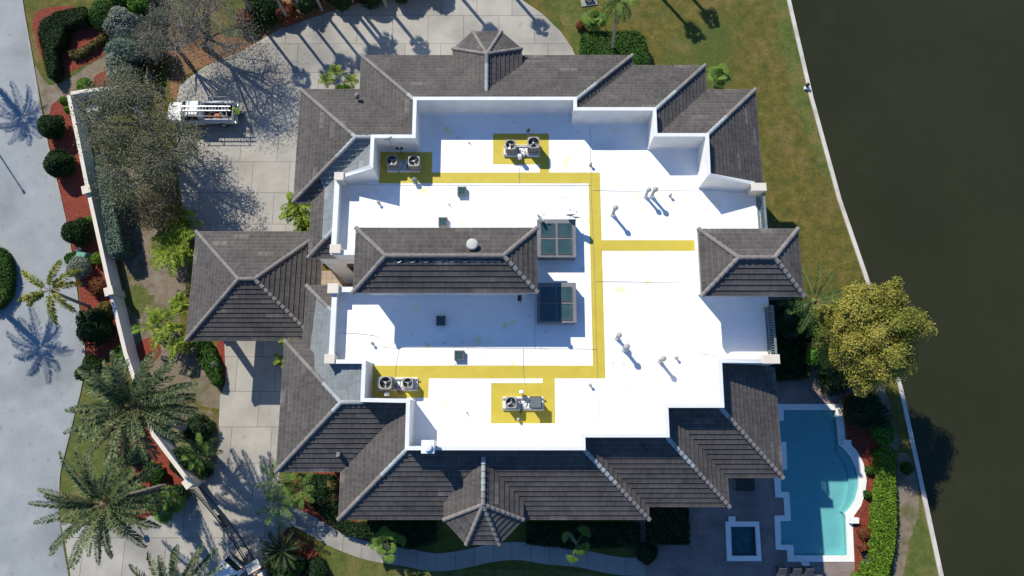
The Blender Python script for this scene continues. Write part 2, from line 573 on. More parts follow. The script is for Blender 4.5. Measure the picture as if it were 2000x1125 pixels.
# water
def water_mat(name, tint, rough=.05, fac=.06, bump=.01, bscale=3):
    m, t, nd, ln, p = new_mat(name)
    tr = nd.new("ShaderNodeBsdfTransparent")
    tr.inputs[0].default_value = (*tint, 1)
    gl = nd.new("ShaderNodeBsdfGlossy")
    gl.inputs["Roughness"].default_value = rough
    fr = nd.new("ShaderNodeFresnel")
    fr.inputs[0].default_value = 1.33
    tc = nd.new("ShaderNodeTexCoord")
    nz = nd.new("ShaderNodeTexNoise")
    nz.inputs["Scale"].default_value = bscale
    ln.new(tc.outputs["Object"], nz.inputs["Vector"])
    bp = nd.new("ShaderNodeBump")
    bp.inputs["Distance"].default_value = bump
    ln.new(nz.outputs["Fac"], bp.inputs["Height"])
    ln.new(bp.outputs[0], gl.inputs["Normal"])
    ln.new(bp.outputs[0], fr.inputs["Normal"])
    mx = nd.new("ShaderNodeMixShader")
    ln.new(fr.outputs[0], mx.inputs[0])
    ln.new(tr.outputs[0], mx.inputs[1])
    ln.new(gl.outputs[0], mx.inputs[2])
    ln.new(mx.outputs[0], nd["Material Output"].inputs[0])
    return m


M['pool_water'] = water_mat('pool_water', (.56, .93, .95), bump=.002)
M['spa_water'] = water_mat('spa_water', (.42, .66, .70), bump=.05, bscale=5)
M['canal'] = nmat('canal_water', [(.0205, .0225, .010), (.026, .0275, .0125)], .08, .18, .02, 1.6, 6, spec=.22,
                  layers=[((.036, .038, .021), .35, .6, .85, .4)])


# ------------------------------------------------------------------ ground, road, water
def site(name, poly, z, mat, holes=(), kind='structure'):
    mb = MB()
    mb.sheet(poly, z, holes)
    return tag(mb.build(name, mat), kind=kind)


SEA = ats([(1541, 0), (1585, 190), (1640, 390), (1690, 535), (1760, 760), (1801, 950), (1839, 1125)], .1)
d0 = Vector(SEA[0]) - Vector(SEA[1])
d1 = Vector(SEA[-1]) - Vector(SEA[-2])
sea = [tuple(Vector(SEA[0]) + d0.normalized() * 350)] + SEA + [tuple(Vector(SEA[-1]) + d1.normalized() * 350)]

POOL = ats([(1530, 801), (1632, 801), (1638, 868), (1650, 878), (1662, 893), (1672, 913), (1677, 935), (1676, 955), (1670, 978),
            (1660, 993), (1650, 1003), (1652, 1012), (1655, 1085), (1550, 1085), (1549, 1064), (1525, 1064), (1524, 1018),
            (1544, 1017), (1541, 961), (1525, 960), (1524, 917), (1537, 917), (1535, 863), (1518, 863), (1518, 822), (1530, 822)])
COP = ats([(1510, 789), (1644, 789), (1650, 858), (1660, 866), (1674, 882), (1686, 906), (1692, 938), (1689, 962), (1681, 988),
           (1668, 1006), (1664, 1013), (1668, 1097), (1538, 1097), (1537, 1074), (1515, 1073), (1512, 1007), (1532, 1006),
           (1530, 972), (1514, 971), (1510, 917)])
SPA = ats([(1426, 1028), (1474, 1028), (1477, 1085), (1428, 1085)])
SPAC = ats([(1416, 1018), (1422, 1018), (1422, 1008), (1435, 1008), (1435, 1018), (1481, 1018), (1486, 1095), (1419, 1095)])

ground = [(-700, -400), (sea[-1][0], sea[-1][1])] + sea[::-1][1:] + [(-700, sea[0][1])]
site('ground', ground, 0.0, M['grass'], [POOL, SPA])
mb = MB()
mb.sheet([(-50, -700), (900, -700), (900, 800), (-50, 800)], -1.3)
tag(mb.build('canal_water', M['canal']), kind='structure')

ROADE = [(38, -60), (41, 0), (60, 110), (78, 215), (95, 300), (117, 390), (135, 480), (150, 590), (163, 690), (155, 760), (141, 815), (130, 860),
         (115, 920), (112, 970), (121, 1050), (134, 1125), (146, 1190)]
re_ = smooth_loop(ats(ROADE), 4, 0, closed=False)
site('road', [(-160, re_[0][1] + 60), (re_[0][0] - 3, re_[0][1] + 60)] + re_ + [(re_[-1][0] + 3, re_[-1][1] - 60), (-160, re_[-1][1] - 60)], .012, M['road'])
# kerb of the road, up to the drive
kb = smooth_loop(ats(ROADE[:14]), 4, 0, closed=False)
mb = MB()
for a, b in zip(kb[:-1], kb[1:]):
    a_, b_ = Vector(a), Vector(b)
    u = (b_ - a_).normalized()
    mb.obox((a_ + b_) / 2 + Vector((-u.y, u.x)) * .1, u, (b_ - a_).length / 2, .09, -.05, .075)
tag(mb.build('kerb', M['kerb']), kind='structure')

# lawns, beds
site('lawn', smooth_loop(ats([(130, 790), (160, 760), (215, 770), (270, 850), (300, 960), (268, 1018), (215, 1028), (150, 1010), (117, 975), (117, 930), (133, 865)]), 5, .04, 1), .010, M['grass_green'])
site('dirt_strip', smooth_loop(ats([(62, 120), (95, 165), (140, 150), (205, 110), (215, 140), (150, 180), (125, 240), (95, 240), (80, 190)]), 5, .06, 2), .008, M['dirt'])
site('dirt_bed', smooth_loop(ats([(235, 330), (330, 330), (350, 450), (370, 470), (362, 560), (352, 665), (400, 690), (432, 760), (420, 800), (350, 760), (300, 700), (262, 680), (245, 560), (228, 430)]), 5, .08, 3), .008, M['dirt'])
site('lawn', smooth_loop(ats([(244, 572), (262, 556), (284, 566), (300, 584), (284, 596), (276, 612), (254, 604)]), 9, .16, 31), .014, M['grass_green'])
site('leaf_litter', smooth_loop(ats([(322, -10), (360, 40), (470, 75), (545, 40), (545, -20), (700, -40), (700, 15), (560, 60), (470, 105), (400, 128), (352, 160), (350, 195), (335, 190), (330, 120), (300, 60), (290, -10)]), 5, .08, 4), .012, M['litter'])
site('mulch_bed', smooth_loop(ats([(64, 40), (95, 15), (150, 15), (185, 40), (200, 70), (205, 105), (170, 125), (140, 140), (110, 160), (84, 120)]), 5, .05, 5), .016, M['mulch'])
site('mulch_bed', smooth_loop(ats([(185, 150), (215, 138), (220, 168), (190, 172)]), 5, .05, 51), .016, M['mulch'])
site('mulch_bed', ats([(100, 205), (128, 185), (150, 270), (176, 372), (212, 540), (244, 690), (190, 730), (168, 690), (158, 590), (141, 480), (122, 390), (100, 300), (92, 250)]), .016, M['mulch'])
site('mulch_bed', smooth_loop(ats([(225, 800), (300, 850), (372, 945), (330, 980), (290, 1012), (268, 1015), (280, 960), (250, 900), (215, 850)]), 5, .05, 6), .016, M['mulch'])
site('mulch_bed', smooth_loop(ats([(270, 670), (300, 660), (315, 690), (290, 710), (265, 700)]), 5, .05, 61), .016, M['mulch'])
site('mulch_bed', ats([(421, 662), (438, 664), (441, 740), (434, 756), (427, 742), (433, 715)]), .026, M['mulch'])
site('mulch_bed', smooth_loop(ats([(300, 690), (380, 790), (420, 810), (428, 890), (395, 945), (370, 940), (300, 845), (262, 760)]), 4, .05, 62), .014, M['dirt'])
site('mulch_bed', smooth_loop(ats([(568, 935), (680, 925), (700, 1030), (740, 1062), (715, 1070), (660, 1050), (600, 1012), (566, 990)]), 5, .05, 7), .010, M['mulch'])
site('mulch_bed', smooth_loop(ats([(512, 1090), (545, 1035), (580, 1045), (625, 1085), (640, 1140), (560, 1200), (490, 1150)]), 5, .05, 8), .016, M['mulch'])
site('mulch_bed', ats([(1648, 770), (1700, 780), (1716, 880), (1715, 935), (1704, 1000), (1700, 1060), (1684, 1100), (1680, 1140), (1670, 1140), (1666, 1010), (1690, 960), (1686, 900), (1655, 866), (1647, 800)]), .026, M['mulch'])
site('lawn', smooth_loop(ats([(1505, -20), (1538, -20), (1580, 185), (1612, 300), (1625, 350), (1600, 330), (1572, 250), (1545, 190), (1530, 90)]), 7, .28, 77), .008, M['grass_green'])
site('dirt_strip', smooth_loop(ats([(1752, 900), (1775, 890), (1795, 960), (1790, 1020), (1775, 1060), (1760, 1140), (1742, 1140), (1756, 1020)]), 5, .06, 9), .010, M['dirt'])
site('lawn', ats([(1756, 890), (1780, 880), (1836, 1125), (1845, 1180), (1745, 1180), (1760, 1060)]), .006, M['grass_green'])
site('dirt_bed', smooth_loop(ats([(1500, 585), (1560, 590), (1600, 640), (1700, 700), (1755, 880), (1650, 790), (1500, 790)]), 5, .06, 91), .008, M['dirt'])
site('lawn', smooth_loop(ats([(608, 1075), (700, 1082), (800, 1110), (1150, 1118), (1210, 1180), (600, 1200)]), 5, .04, 10), .010, M['grass_green'])
site('lawn', ats([(560, 30), (1020, -60), (1125, -60), (1120, 110), (1240, 150), (700, 150), (840, 105), (900, 98)]), .006, M['grass'])
site('lawn', smooth_loop(ats([(1035, -10), (1085, 0), (1092, 30), (1120, 90), (1135, 125), (1142, 40), (1095, -30)]), 5, .08, 21), .012, M['grass_green'])

# drive, walks, patio
DRIVE = [(345, 196), (352, 165), (400, 130), (472, 100), (548, 56), (640, 25), (760, -10), (880, -45), (975, -45), (1012, -5), (1058, 26), (1095, 62), (1118, 95), (1134, 135), (1134, 330),
         (700, 330), (560, 480), (560, 540), (640, 540), (640, 720), (545, 925), (570, 985), (600, 1018), (560, 1032), (515, 1098), (480, 1150), (100, 1200),
         (138, 1125), (126, 1050), (118, 1020), (215, 1032), (268, 1020), (340, 985), (372, 950), (402, 935), (424, 900), (430, 775), (441, 745), (437, 672), (405, 560), (380, 470), (365, 440), (352, 380), (346, 300)]
site('driveway', ats(DRIVE), .022, M['concrete'])
wc = [(560, 1000), (600, 1022), (655, 1052), (720, 1076), (790, 1088), (850, 1098), (905, 1092), (960, 1080), (1015, 1076), (1065, 1084), (1130, 1090), (1200, 1104), (1262, 1108)]
wl = smooth_loop(ats(wc), 5, 0, closed=False)
lft, rgt = [], []
for i, p in enumerate(wl):
    d = (Vector(wl[min(i + 1, len(wl) - 1)]) - Vector(wl[max(i - 1, 0)])).normalized()
    n = Vector((-d.y, d.x)) * .68
    lft.append(tuple(Vector(p) + n))
    rgt.append(tuple(Vector(p) - n))
site('path', lft + rgt[::-1], .030, M['walk'])
site('patio', ats([(1240, 930), (1240, 1160), (1676, 1160), (1676, 1120), (1702, 1097), (1702, 780), (1640, 745), (1480, 745), (1480, 930)]), .020, M['paver'], [POOL, SPA])
site('entry_floor', [(-18.5, 8.6), (-9.4, 8.6), (-9.4, 13.2), (-18.5, 13.2)], .034, M['entry_floor'])

# pool
pool = empty('swimming_pool', (0, 0, 0), 0, 'turquoise swimming pool with a white coping and a rounded bay beside the house', 'pool')


def basin(name, poly, zb, parent, m_='plaster'):
    mb = MB()
    p = ccw(poly)
    n = len(p)
    mb.add([(x, y, 0.02) for x, y in p] + [(x, y, zb) for x, y in p], [((i + 1) % n, i, n + i, n + (i + 1) % n) for i in range(n)])
    mb.sheet(p, zb)
    return mb.build(name, M[m_], parent)


basin('basin', POOL, -.50, pool)
mb = MB()
mb.prism(ats([(1638, 868), (1650, 878), (1662, 893), (1672, 913), (1677, 935), (1676, 955), (1670, 978), (1660, 993), (1650, 1003), (1645, 1000),
              (1655, 980), (1661, 950), (1660, 925), (1652, 902), (1637, 884)]), -.49, -.26)
mb.build('bench', M['plaster'], pool)
mb = MB()
mb.prism(COP, .021, .075, POOL)
mb.build('coping', M['coping'], pool)
for q in ([(1641, 859), (1658, 859), (1658, 869), (1641, 869)], [(1656, 1010), (1673, 1010), (1673, 1021), (1656, 1021)], [(1564, 1097.5), (1577, 1097.5), (1577, 1103), (1564, 1103)]):
    mb = MB()
    mb.prism(ats(q), .03, .42)
    mb.build('coping_block', M['coping'], pool)
mb = MB()
mb.sheet(POOL, -.12)
mb.build('water', M['pool_water'], pool)
spa = empty('spa', (0, 0, 0), 0, 'small square spa with a white rim set in the shaded patio', 'spa')
basin('basin', SPA, -.45, spa, 'spa_tile')
mb = MB()
mb.prism(SPAC, .021, .20, SPA)
mb.build('coping', M['coping'], spa)
mb = MB()
mb.sheet(SPA, -.05)
mb.build('water', M['spa_water'], spa)

# sea wall
mb = MB()
for a, b in zip(sea[:-1], sea[1:]):
    a_, b_ = Vector(a), Vector(b)
    u = (b_ - a_).normalized()
    n = Vector((-u.y, u.x))
    mb.obox((a_ + b_) / 2 + n * .0, u, (b_ - a_).length / 2, .17, -3, .12)
tag(mb.build('sea_wall', M['sea_cap']), 'long pale concrete sea wall between the lawn and the dark canal', 'sea wall')


# ------------------------------------------------------------------ the house
ZF, ZP, ZE = 10.3, 12.6, 9.1
house = empty('house', (0, 0, 0), 0, 'large mansion with a white flat roof ringed by brown tiled slopes', 'house')


def clip(poly, f):
    """keep the part of a 3d polygon where f(p) >= 0"""
    out = []
    n = len(poly)
    for i in range(n):
        a, b = poly[i], poly[(i + 1) % n]
        fa, fb = f(a), f(b)
        if fa >= 0:
            out.append(a)
        if (fa > 0 and fb < 0) or (fa < 0 and fb > 0):
            t = fa / (fa - fb)
            out.append(tuple(a[k] + (b[k] - a[k]) * t for k in range(3)))
    return out


COURSE = .33
LIFT = .065


def slope_mesh(name, polys, mat, parent):
    """each poly is a planar 3d polygon; it becomes overlapping courses of tiles, lower edge of each course raised"""
    V_, F_, UV_ = [], [], []
    for poly in polys:
        # plane gradient
        best, nrm = 0, None
        for i in range(1, len(poly) - 1):
            a, b, c = Vector(poly[0]), Vector(poly[i]), Vector(poly[i + 1])
            q = (b - a).cross(c - a)
            if q.length > best:
                best, nrm = q.length, q
        nrm.normalize()
        if nrm.z < 0:
            nrm = -nrm
            poly = poly[::-1]
        g = Vector((-nrm.x, -nrm.y))          # uphill
        steep = g.length / nrm.z
        g.normalize()
        al = Vector((-g.y, g.x))
        ss = [p[0] * g.x + p[1] * g.y for p in poly]
        s0, s1 = min(ss), max(ss)
        k = 0
        while s0 + k * COURSE < s1 - 1e-4:
            lo, hi = s0 + k * COURSE, s0 + (k + 1) * COURSE
            st = clip(poly, lambda p: p[0] * g.x + p[1] * g.y - lo)
            st = clip(st, lambda p: hi - (p[0] * g.x + p[1] * g.y)) if len(st) > 2 else st
            if len(st) > 2:
                base = len(V_)
                top = []
                for p in st:
                    s = p[0] * g.x + p[1] * g.y
                    f = 1 - (s - lo) / COURSE
                    top.append((p[0], p[1], p[2] + .012 + LIFT * f))
                V_ += top
                F_.append(tuple(range(base, base + len(top))))
                UV_ += [(p[0] * al.x + p[1] * al.y, k + .02 + .96 * ((p[0] * g.x + p[1] * g.y) - lo) / COURSE) for p in top]
                # riser on the lower edge
                n = len(st)
                for i in range(n):
                    a, b = top[i], top[(i + 1) % n]
                    sa = a[0] * g.x + a[1] * g.y
                    sb = b[0] * g.x + b[1] * g.y
                    if abs(sa - lo) < 1e-4 and abs(sb - lo) < 1e-4:
                        bb = len(V_)
                        dz = LIFT + .004
                        V_ += [a, b, (b[0], b[1], b[2] - dz), (a[0], a[1], a[2] - dz)]
                        F_.append((bb + 1, bb, bb + 3, bb + 2))
                        UV_ += [(a[0] * al.x + a[1] * al.y, k + .01)] * 4
            k += 1
    me = bpy.data.meshes.new(name)
    me.from_pydata(V_, [], F_)
    uvl = me.uv_layers.new(name='UVMap')
    idx = np.zeros(len(me.loops), dtype=np.int32)
    me.loops.foreach_get('vertex_index', idx)
    uvl.data.foreach_set('uv', np.array(UV_, dtype=np.float32)[idx].ravel())
    me.update()
    return link_mesh(name, me, mat, parent)


def ridge(a, b, parent, r=.15, mat='ridge', lift=.03, paint=0.0):
    """row of half-round cap tiles from a (low) to b (high); the last `paint` metres are oversprayed"""
    a, b = Vector(a), Vector(b)
    d = b - a
    ln_ = d.length
    u = d.normalized()
    side = u.cross(Vector((0, 0, 1))).normalized()
    up = side.cross(u).normalized()
    if up.z < 0:
        up = -up
    n = max(1, int(round(ln_ / .42)))
    mbs = {mat: MB(), 'ridge_paint': MB()}
    for i in range(n):
        t0, t1 = i / n * ln_, (i + 1) / n * ln_ + .05
        key = 'ridge_paint' if paint and t0 > ln_ - paint else mat
        rings = []
        for t, k, dz in ((t0, 1.08, .035), (min(t1, ln_ + .04), .80, 0.0)):
            c = a + u * t + Vector((0, 0, lift + dz))
            rings.append([c + side * (r * k * math.cos(q)) + up * (r * k * .85 * math.sin(q)) for q in [math.pi * j / 8 for j in range(-1, 10)]])
        mbs[key].rings(rings, True, False)
    for key, m_ in mbs.items():
        if m_.f:
            m_.build('ridge_cap', M[key], parent)


def P3(poly, pt, up, z0, tan):
    return [(x, y, z0 + tan * ((x - pt[0]) * up[0] + (y - pt[1]) * up[1])) for x, y in poly]


def sl(poly, up, tan, z0=ZE):
    """eave passes through the first vertex"""
    return P3(poly, poly[0], up, z0, tan)


Nn, Ss, Ee, Ww = (0, -1), (0, 1), (-1, 0), (1, 0)     # uphill directions of slopes facing north, south, east, west
main = []
zt = ZE + .57 * 5.28                                   # top of the northern slopes
main.append(sl([(-11.72, 28.3), (9.38, 28.3), (4.6, 23.02), (-7.02, 23.02)], Nn, .57))
main.append(sl([(9.38, 28.3), (9.38, 27.44), (4.6, 22.18), (4.6, 23.02)], Ee, .63))
main.append(sl([(9.38, 27.44), (14.96, 27.44), (10.22, 22.22), (4.6, 22.22)], Nn, .57))
main.append(sl([(14.96, 27.44), (14.96, 25.42), (10.22, 20.18), (10.22, 22.22)], Ee, .63))
main.append(sl([(14.96, 25.42), (18.72, 25.42), (13.8, 20.25), (10.22, 20.25)], Nn, .57))
main.append(sl([(18.72, 25.42), (18.72, 16.95), (13.78, 17.25), (13.8, 20.25)], Ee, .6))
main.append(sl([(-11.72, 28.3), (-7.02, 23.02), (-7.02, 20.15), (-11.72, 25.44)], Ww, .64))
main.append(sl([(-16.25, 25.44), (-11.72, 25.44), (-7.02, 20.15), (-11.1, 20.15)], Nn, .57))
main.append(sl([(-16.25, 25.44), (-11.1, 20.15), (-16.25, 16.35)], Ww, .585))
W_A = sl([(-14.9, 12.08), (-14.9, 16.35), (-12.57, 18.02), (-12.57, 14.1)], Ww, .57)
S_A = sl([(-14.9, 12.08), (-12.57, 14.1), (-12.57, 12.08)], Ss, .658)
W_B = P3([(-12.57, 17.55), (-12.57, 18.02), (-9.92, 19.93), (-9.92, 17.85)], (-14.9, 0), Ww, ZE, .57)
S_0 = sl([(-16.25, 16.35), (-14.9, 16.35), (-9.92, 19.93), (-9.92, 20.14), (-11.1, 20.15)], Ss, .793)
W_C = sl([(-14.9, 10.05), (-12.57, 7.9), (-12.57, 3.8), (-14.9, 6.03)], Ww, .57)
N_C = sl([(-14.9, 10.05), (-12.57, 10.05), (-12.57, 7.9)], Nn, .618)
W_D = P3([(-12.57, 4.25), (-9.84, 4.25), (-9.84, 1.58), (-10.26, 1.58), (-12.57, 3.8)], (-14.9, 0), Ww, ZE, .57)
N_4 = sl([(-16.2, 6.03), (-14.9, 6.03), (-10.26, 1.58), (-11.3, 1.58)], Nn, .593)
main.append(sl([(-16.2, 6.03), (-11.3, 1.58), (-16.2, -3.04)], Ww, .54))
main.append(sl([(-16.2, -3.04), (-11.8, -3.04), (-6.86, 1.58), (-11.3, 1.58)], Ss, .574))
main.append(sl([(-11.76, -3.04), (-11.76, -6.16), (-6.86, -1.45), (-6.86, 1.58)], Ww, .547))
main.append(sl([(-11.76, -6.16), (9.3, -6.16), (4.7, -1.45), (-6.86, -1.45)], Ss, .57))
main.append(sl([(9.3, -6.16), (9.3, -5.33), (4.7, -.65), (4.7, -1.45)], Ee, .583))
main.append(sl([(9.3, -5.33), (14.77, -5.33), (10.12, -.65), (4.7, -.65)], Ss, .573))
main.append(sl([(14.77, -5.33), (14.77, -3.43), (10.12, 1.23), (10.12, -.65)], Ee, .577))
main.append(sl([(14.77, -3.43), (18.57, -3.43), (13.74, 1.23), (10.12, 1.23)], Ss, .575))
main.append(sl([(18.57, -3.43), (18.57, 4.15), (13.74, 4.15), (13.74, 1.23)], Ee, .555))


def split(poly, f):
    return clip(poly, f), clip(poly, lambda p: -f(p))


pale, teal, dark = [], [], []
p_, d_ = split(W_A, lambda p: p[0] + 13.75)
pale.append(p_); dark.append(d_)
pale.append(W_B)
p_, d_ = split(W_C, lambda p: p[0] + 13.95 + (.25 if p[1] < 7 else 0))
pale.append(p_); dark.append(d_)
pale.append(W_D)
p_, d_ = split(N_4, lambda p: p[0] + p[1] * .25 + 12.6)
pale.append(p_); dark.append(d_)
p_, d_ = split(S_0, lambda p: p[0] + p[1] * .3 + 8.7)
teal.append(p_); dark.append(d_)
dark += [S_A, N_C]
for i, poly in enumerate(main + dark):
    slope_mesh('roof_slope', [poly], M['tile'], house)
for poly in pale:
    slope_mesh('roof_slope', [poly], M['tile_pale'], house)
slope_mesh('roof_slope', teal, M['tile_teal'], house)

# turrets on the north and south fronts
for sgn, yv, yap, yend, yk in ((1, (28.44, 29.9), 27.0, 24.05, 27.1), (-1, (-6.08, -7.64), -4.92, -1.95, -4.93)):
    ze, zr = 9.8, 11.5
    A_, B_, C_, D_ = (-4.56, yv[0], ze), (-3.04, yv[1], ze), (-.82, yv[1], ze), (.77, yv[0], ze)
    ap, en = (-1.86, yap, zr), (-1.86, yend, zr)
    wv, ev = (-4.56, yk, ze), (.77, yk, ze)
    tur = [[A_, ap, en, wv], [A_, B_, ap], [B_, C_, ap], [C_, D_, ap], [D_, ev, en, ap]]
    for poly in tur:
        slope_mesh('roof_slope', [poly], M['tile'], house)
    for q in (A_, B_, C_, D_):
        ridge(q, ap, house, .14)
    ridge(ap, en, house, .15, paint=2.2)
    mb = MB()
    mb.prism([A_[:2], B_[:2], C_[:2], D_[:2], ev[:2], wv[:2]], ze - .24, ze - .01)
    mb.build('fascia', M['fascia'], house)
    mb = MB()
    ys = yv[0] - sgn * .1
    yo = yv[1] - sgn * .55
    mb.prism([(-4.1, ys), (-2.85, yo), (-1.0, yo), (.3, ys), (.3, yk - sgn * 1.5), (-4.1, yk - sgn * 1.5)], 0, ze - .2)
    mb.build('turret_wall', M['stucco'], house)

# hips and ridges of the main slopes
HIPS = [((-11.72, 28.3, ZE), (-7.0, 23.0, zt), .9), ((9.38, 28.3, ZE), (4.6, 23.02, zt), 2.6), ((14.96, 27.44, ZE), (10.22, 22.22, zt - .03), 3.2),
        ((18.72, 25.42, ZE), (13.8, 20.25, zt - .06), 3.2), ((-16.25, 25.44, ZE), (-11.1, 20.15, zt), .5), ((-16.25, 16.35, ZE), (-11.1, 20.15, zt), 2.2),
        ((-14.88, 12.1, ZE), (-12.6, 14.07, ZE + 1.3), 1.6), ((-14.88, 10.03, ZE), (-12.6, 7.93, ZE + 1.3), .6),
        ((-16.2, 6.03, ZE), (-11.3, 1.58, ZE + 2.65), 2.2), ((-16.2, -3.04, ZE), (-11.3, 1.58, ZE + 2.65), 1.0), ((-11.76, -6.16, ZE), (-6.86, -1.45, ZE + 2.68), 2.8),
        ((9.3, -6.16, ZE), (4.7, -1.45, ZE + 2.68), 3.6), ((14.77, -5.33, ZE), (10.12, -.65, ZE + 2.68), 3.2), ((18.55, -3.43, ZE), (13.74, 1.23, ZE + 2.68), 1.0),
        ((-11.1, 20.16, zt), (-9.75, 20.16, zt), 1.4), ((-11.3, 1.58, ZE + 2.65), (-9.8, 1.6, ZE + 2.65), 1.6)]
for a, b, pl in HIPS:
    ridge(a, b, house, paint=pl)

# eaves slab and walls
EAVE = [(-16.25, 25.44), (-11.72, 25.44), (-11.72, 28.3), (9.38, 28.3), (9.38, 27.44), (14.96, 27.44), (14.96, 25.42), (18.72, 25.42), (18.72, 16.95),
        (18.05, 16.95), (18.05, 4.15), (18.57, 4.15), (18.57, -3.43), (14.77, -3.43), (14.77, -5.33), (9.3, -5.33), (9.3, -6.16), (-11.76, -6.16),
        (-11.76, -3.04), (-16.2, -3.04), (-16.2, 6.03), (-14.9, 6.03), (-14.9, 10.05), (-12.55, 10.05), (-12.55, 9.62), (-9.8, 9.62), (-9.8, 11.95), (-12.55, 11.95),
        (-12.55, 12.08), (-14.9, 12.08), (-14.9, 16.35), (-16.25, 16.35)]
mb = MB()
mb.prism(EAVE, ZE - .26, ZE - .01)
mb.build('fascia', M['fascia'], house)


def inset(poly, dist):
    """shrink a rectilinear outline; dist(i, a, b) = how far edge i moves in"""
    p = poly if area(poly) > 0 else poly[::-1]
    n = len(p)
    ln_ = []
    for i in range(n):
        a, b = Vector(p[i]), Vector(p[(i + 1) % n])
        u = (b - a).normalized()
        nn = Vector((-u.y, u.x))
        k = dist(a, b)
        ln_.append((a + nn * k, u))
    out = []
    for i in range(n):
        (a, u), (b, v) = ln_[i - 1], ln_[i]
        den = u.x * v.y - u.y * v.x
        if abs(den) < 1e-6:
            out.append(tuple(b))
            continue
        t = ((b.x - a.x) * v.y - (b.y - a.y) * v.x) / den
        out.append(tuple(a + u * t))
    return out


def dfn(a, b):
    if a.x > 17.9 and b.x > 17.9 and min(a.y, b.y) > 4 and max(a.y, b.y) < 17 and abs(a.x - 18.05) < .01 and abs(b.x - 18.05) < .01:
        return .02
    if max(a.x, b.x) < -9.7 and min(a.y, b.y) > 9.5 and max(a.y, b.y) < 12.2 and max(a.x, b.x) > -12.7:
        return .03
    return .7


mb = MB()
mb.prism(inset(EAVE, dfn), 0, ZE - .2)
mb.build('wall', M['stucco'], house)

# flat roof deck
FLAT = [(-6.9, 22.9), (4.48, 22.9), (4.48, 22.1), (10.1, 22.1), (10.1, 20.13), (13.65, 20.13), (13.65, 17.1), (18.03, 16.85), (18.03, 4.35), (13.64, 4.35),
        (13.6, 1.35), (10.0, 1.35), (10.0, -.53), (4.58, -.53), (4.58, -1.33), (-6.74, -1.33), (-6.74, 1.7), (-9.72, 1.7), (-9.72, 4.35), (-12.45, 4.35),
        (-12.45, 9.42), (-9.6, 9.42), (-9.6, 12.15), (-12.45, 12.15), (-12.45, 17.5), (-9.8, 17.75), (-9.8, 20.0), (-6.9, 20.0)]
mb = MB()
mb.prism(FLAT, ZE - .05, ZF)
mb.build('flat_roof', M['white_roof'], house)


def sweep(path, zs, z0, off0, off1, mat, name, capped=None):
    """wall along a plan path; off0/off1 sideways offsets (left of travel positive); zs = top height per vertex"""
    n = len(path)
    rings = []
    for i in range(n):
        p = Vector(path[i][:2])
        u = (p - Vector(path[i - 1][:2])).normalized() if i else None
        v = (Vector(path[i + 1][:2]) - p).normalized() if i < n - 1 else None
        if u is None:
            u = v
        if v is None:
            v = u
        nu, nv = Vector((-u.y, u.x)), Vector((-v.y, v.x))
        m_ = (nu + nv)
        m_ = m_ / max(.2, m_.dot(nu))
        a, b = p + m_ * off0, p + m_ * off1
        zb = z0 if not hasattr(z0, '__len__') else z0[i]
        rings.append([(a.x, a.y, zb), (b.x, b.y, zb), (b.x, b.y, zs[i]), (a.x, a.y, zs[i])])
    mb = MB()
    mb.rings(rings, True)
    return mb.build(name, mat, house)


PN = [(17.25, 16.86), (13.57, 17.05), (13.62, 20.03), (10.0, 20.03), (10.0, 22.0), (4.38, 22.0), (4.38, 22.8), (-6.8, 22.8), (-6.8, 19.92), (-9.7, 19.92), (-9.7, 17.68), (-12.05, 17.44)]
zn = [11.45] + [ZP] * 10 + [11.4]
PS = [(-12.05, 4.42), (-9.62, 4.3), (-9.62, 1.82), (-6.64, 1.76), (-6.64, -1.23), (4.48, -1.23), (4.48, -.43), (9.9, -.43), (9.9, 1.45), (13.54, 1.45), (13.56, 4.36), (17.2, 4.45)]
zs = [11.4] + [ZP] * 10 + [11.45]
for path, zz in ((PN, zn), (PS, zs)):
    sweep(path, [z - .07 for z in zz], ZE + .05, -.21, 0, M['stucco'], 'parapet')
    sweep(path, zz, [z - .068 for z in zz], -.235, .025, M['cap'], 'parapet_cap')
    # cove at the foot of the wall, coated with the roof membrane
    sweep(path, [ZF + .17] * len(path), ZF - .03, -.01, .035, M['white_roof'], 'upstand')
for path in ([(-9.75, 12.1), (-12.4, 12.1), (-12.4, 17.3)][::-1], [(-9.75, 9.45), (-12.4, 9.45), (-12.4, 4.5)]):
    if path[0][0] < -12:
        o0, o1 = -.2, 0
    else:
        o0, o1 = 0, .2
    zz = [11.15] * 3
    if path[0][0] < -12:
        sweep(path, [z - .07 for z in zz], ZE + .05, -.2, 0, M['stucco'], 'parapet')
        sweep(path, zz, [z - .068 for z in zz], -.3, .06, M['cap'], 'parapet_cap')
    else:
        sweep(path, [z - .07 for z in zz], ZE + .05, 0, .2, M['stucco'], 'parapet')
        sweep(path, zz, [z - .068 for z in zz], -.06, .3, M['cap'], 'parapet_cap')
# pillars at the ends of the parapets
for x0, x1, y0, y1, zt_ in ((-12.62, -11.95, 17.15, 17.75, 11.62), (-12.62, -11.9, 4.15, 4.8, 11.62), (-12.72, -11.95, 11.85, 12.5, 11.42), (-12.72, -11.95, 9.0, 9.7, 11.42),
                       (16.95, 18.02, 16.35, 16.95, 11.6), (16.85, 18.02, 4.15, 4.78, 11.6)):
    mb = MB()
    mb.box(x0 + .06, x1 - .06, y0 + .06, y1 - .06, ZE - .3, zt_ - .12)
    mb.box(x0, x1, y0, y1, zt_ - .12, zt_, .02)
    mb.build('pillar', M['cream_cap'], house)
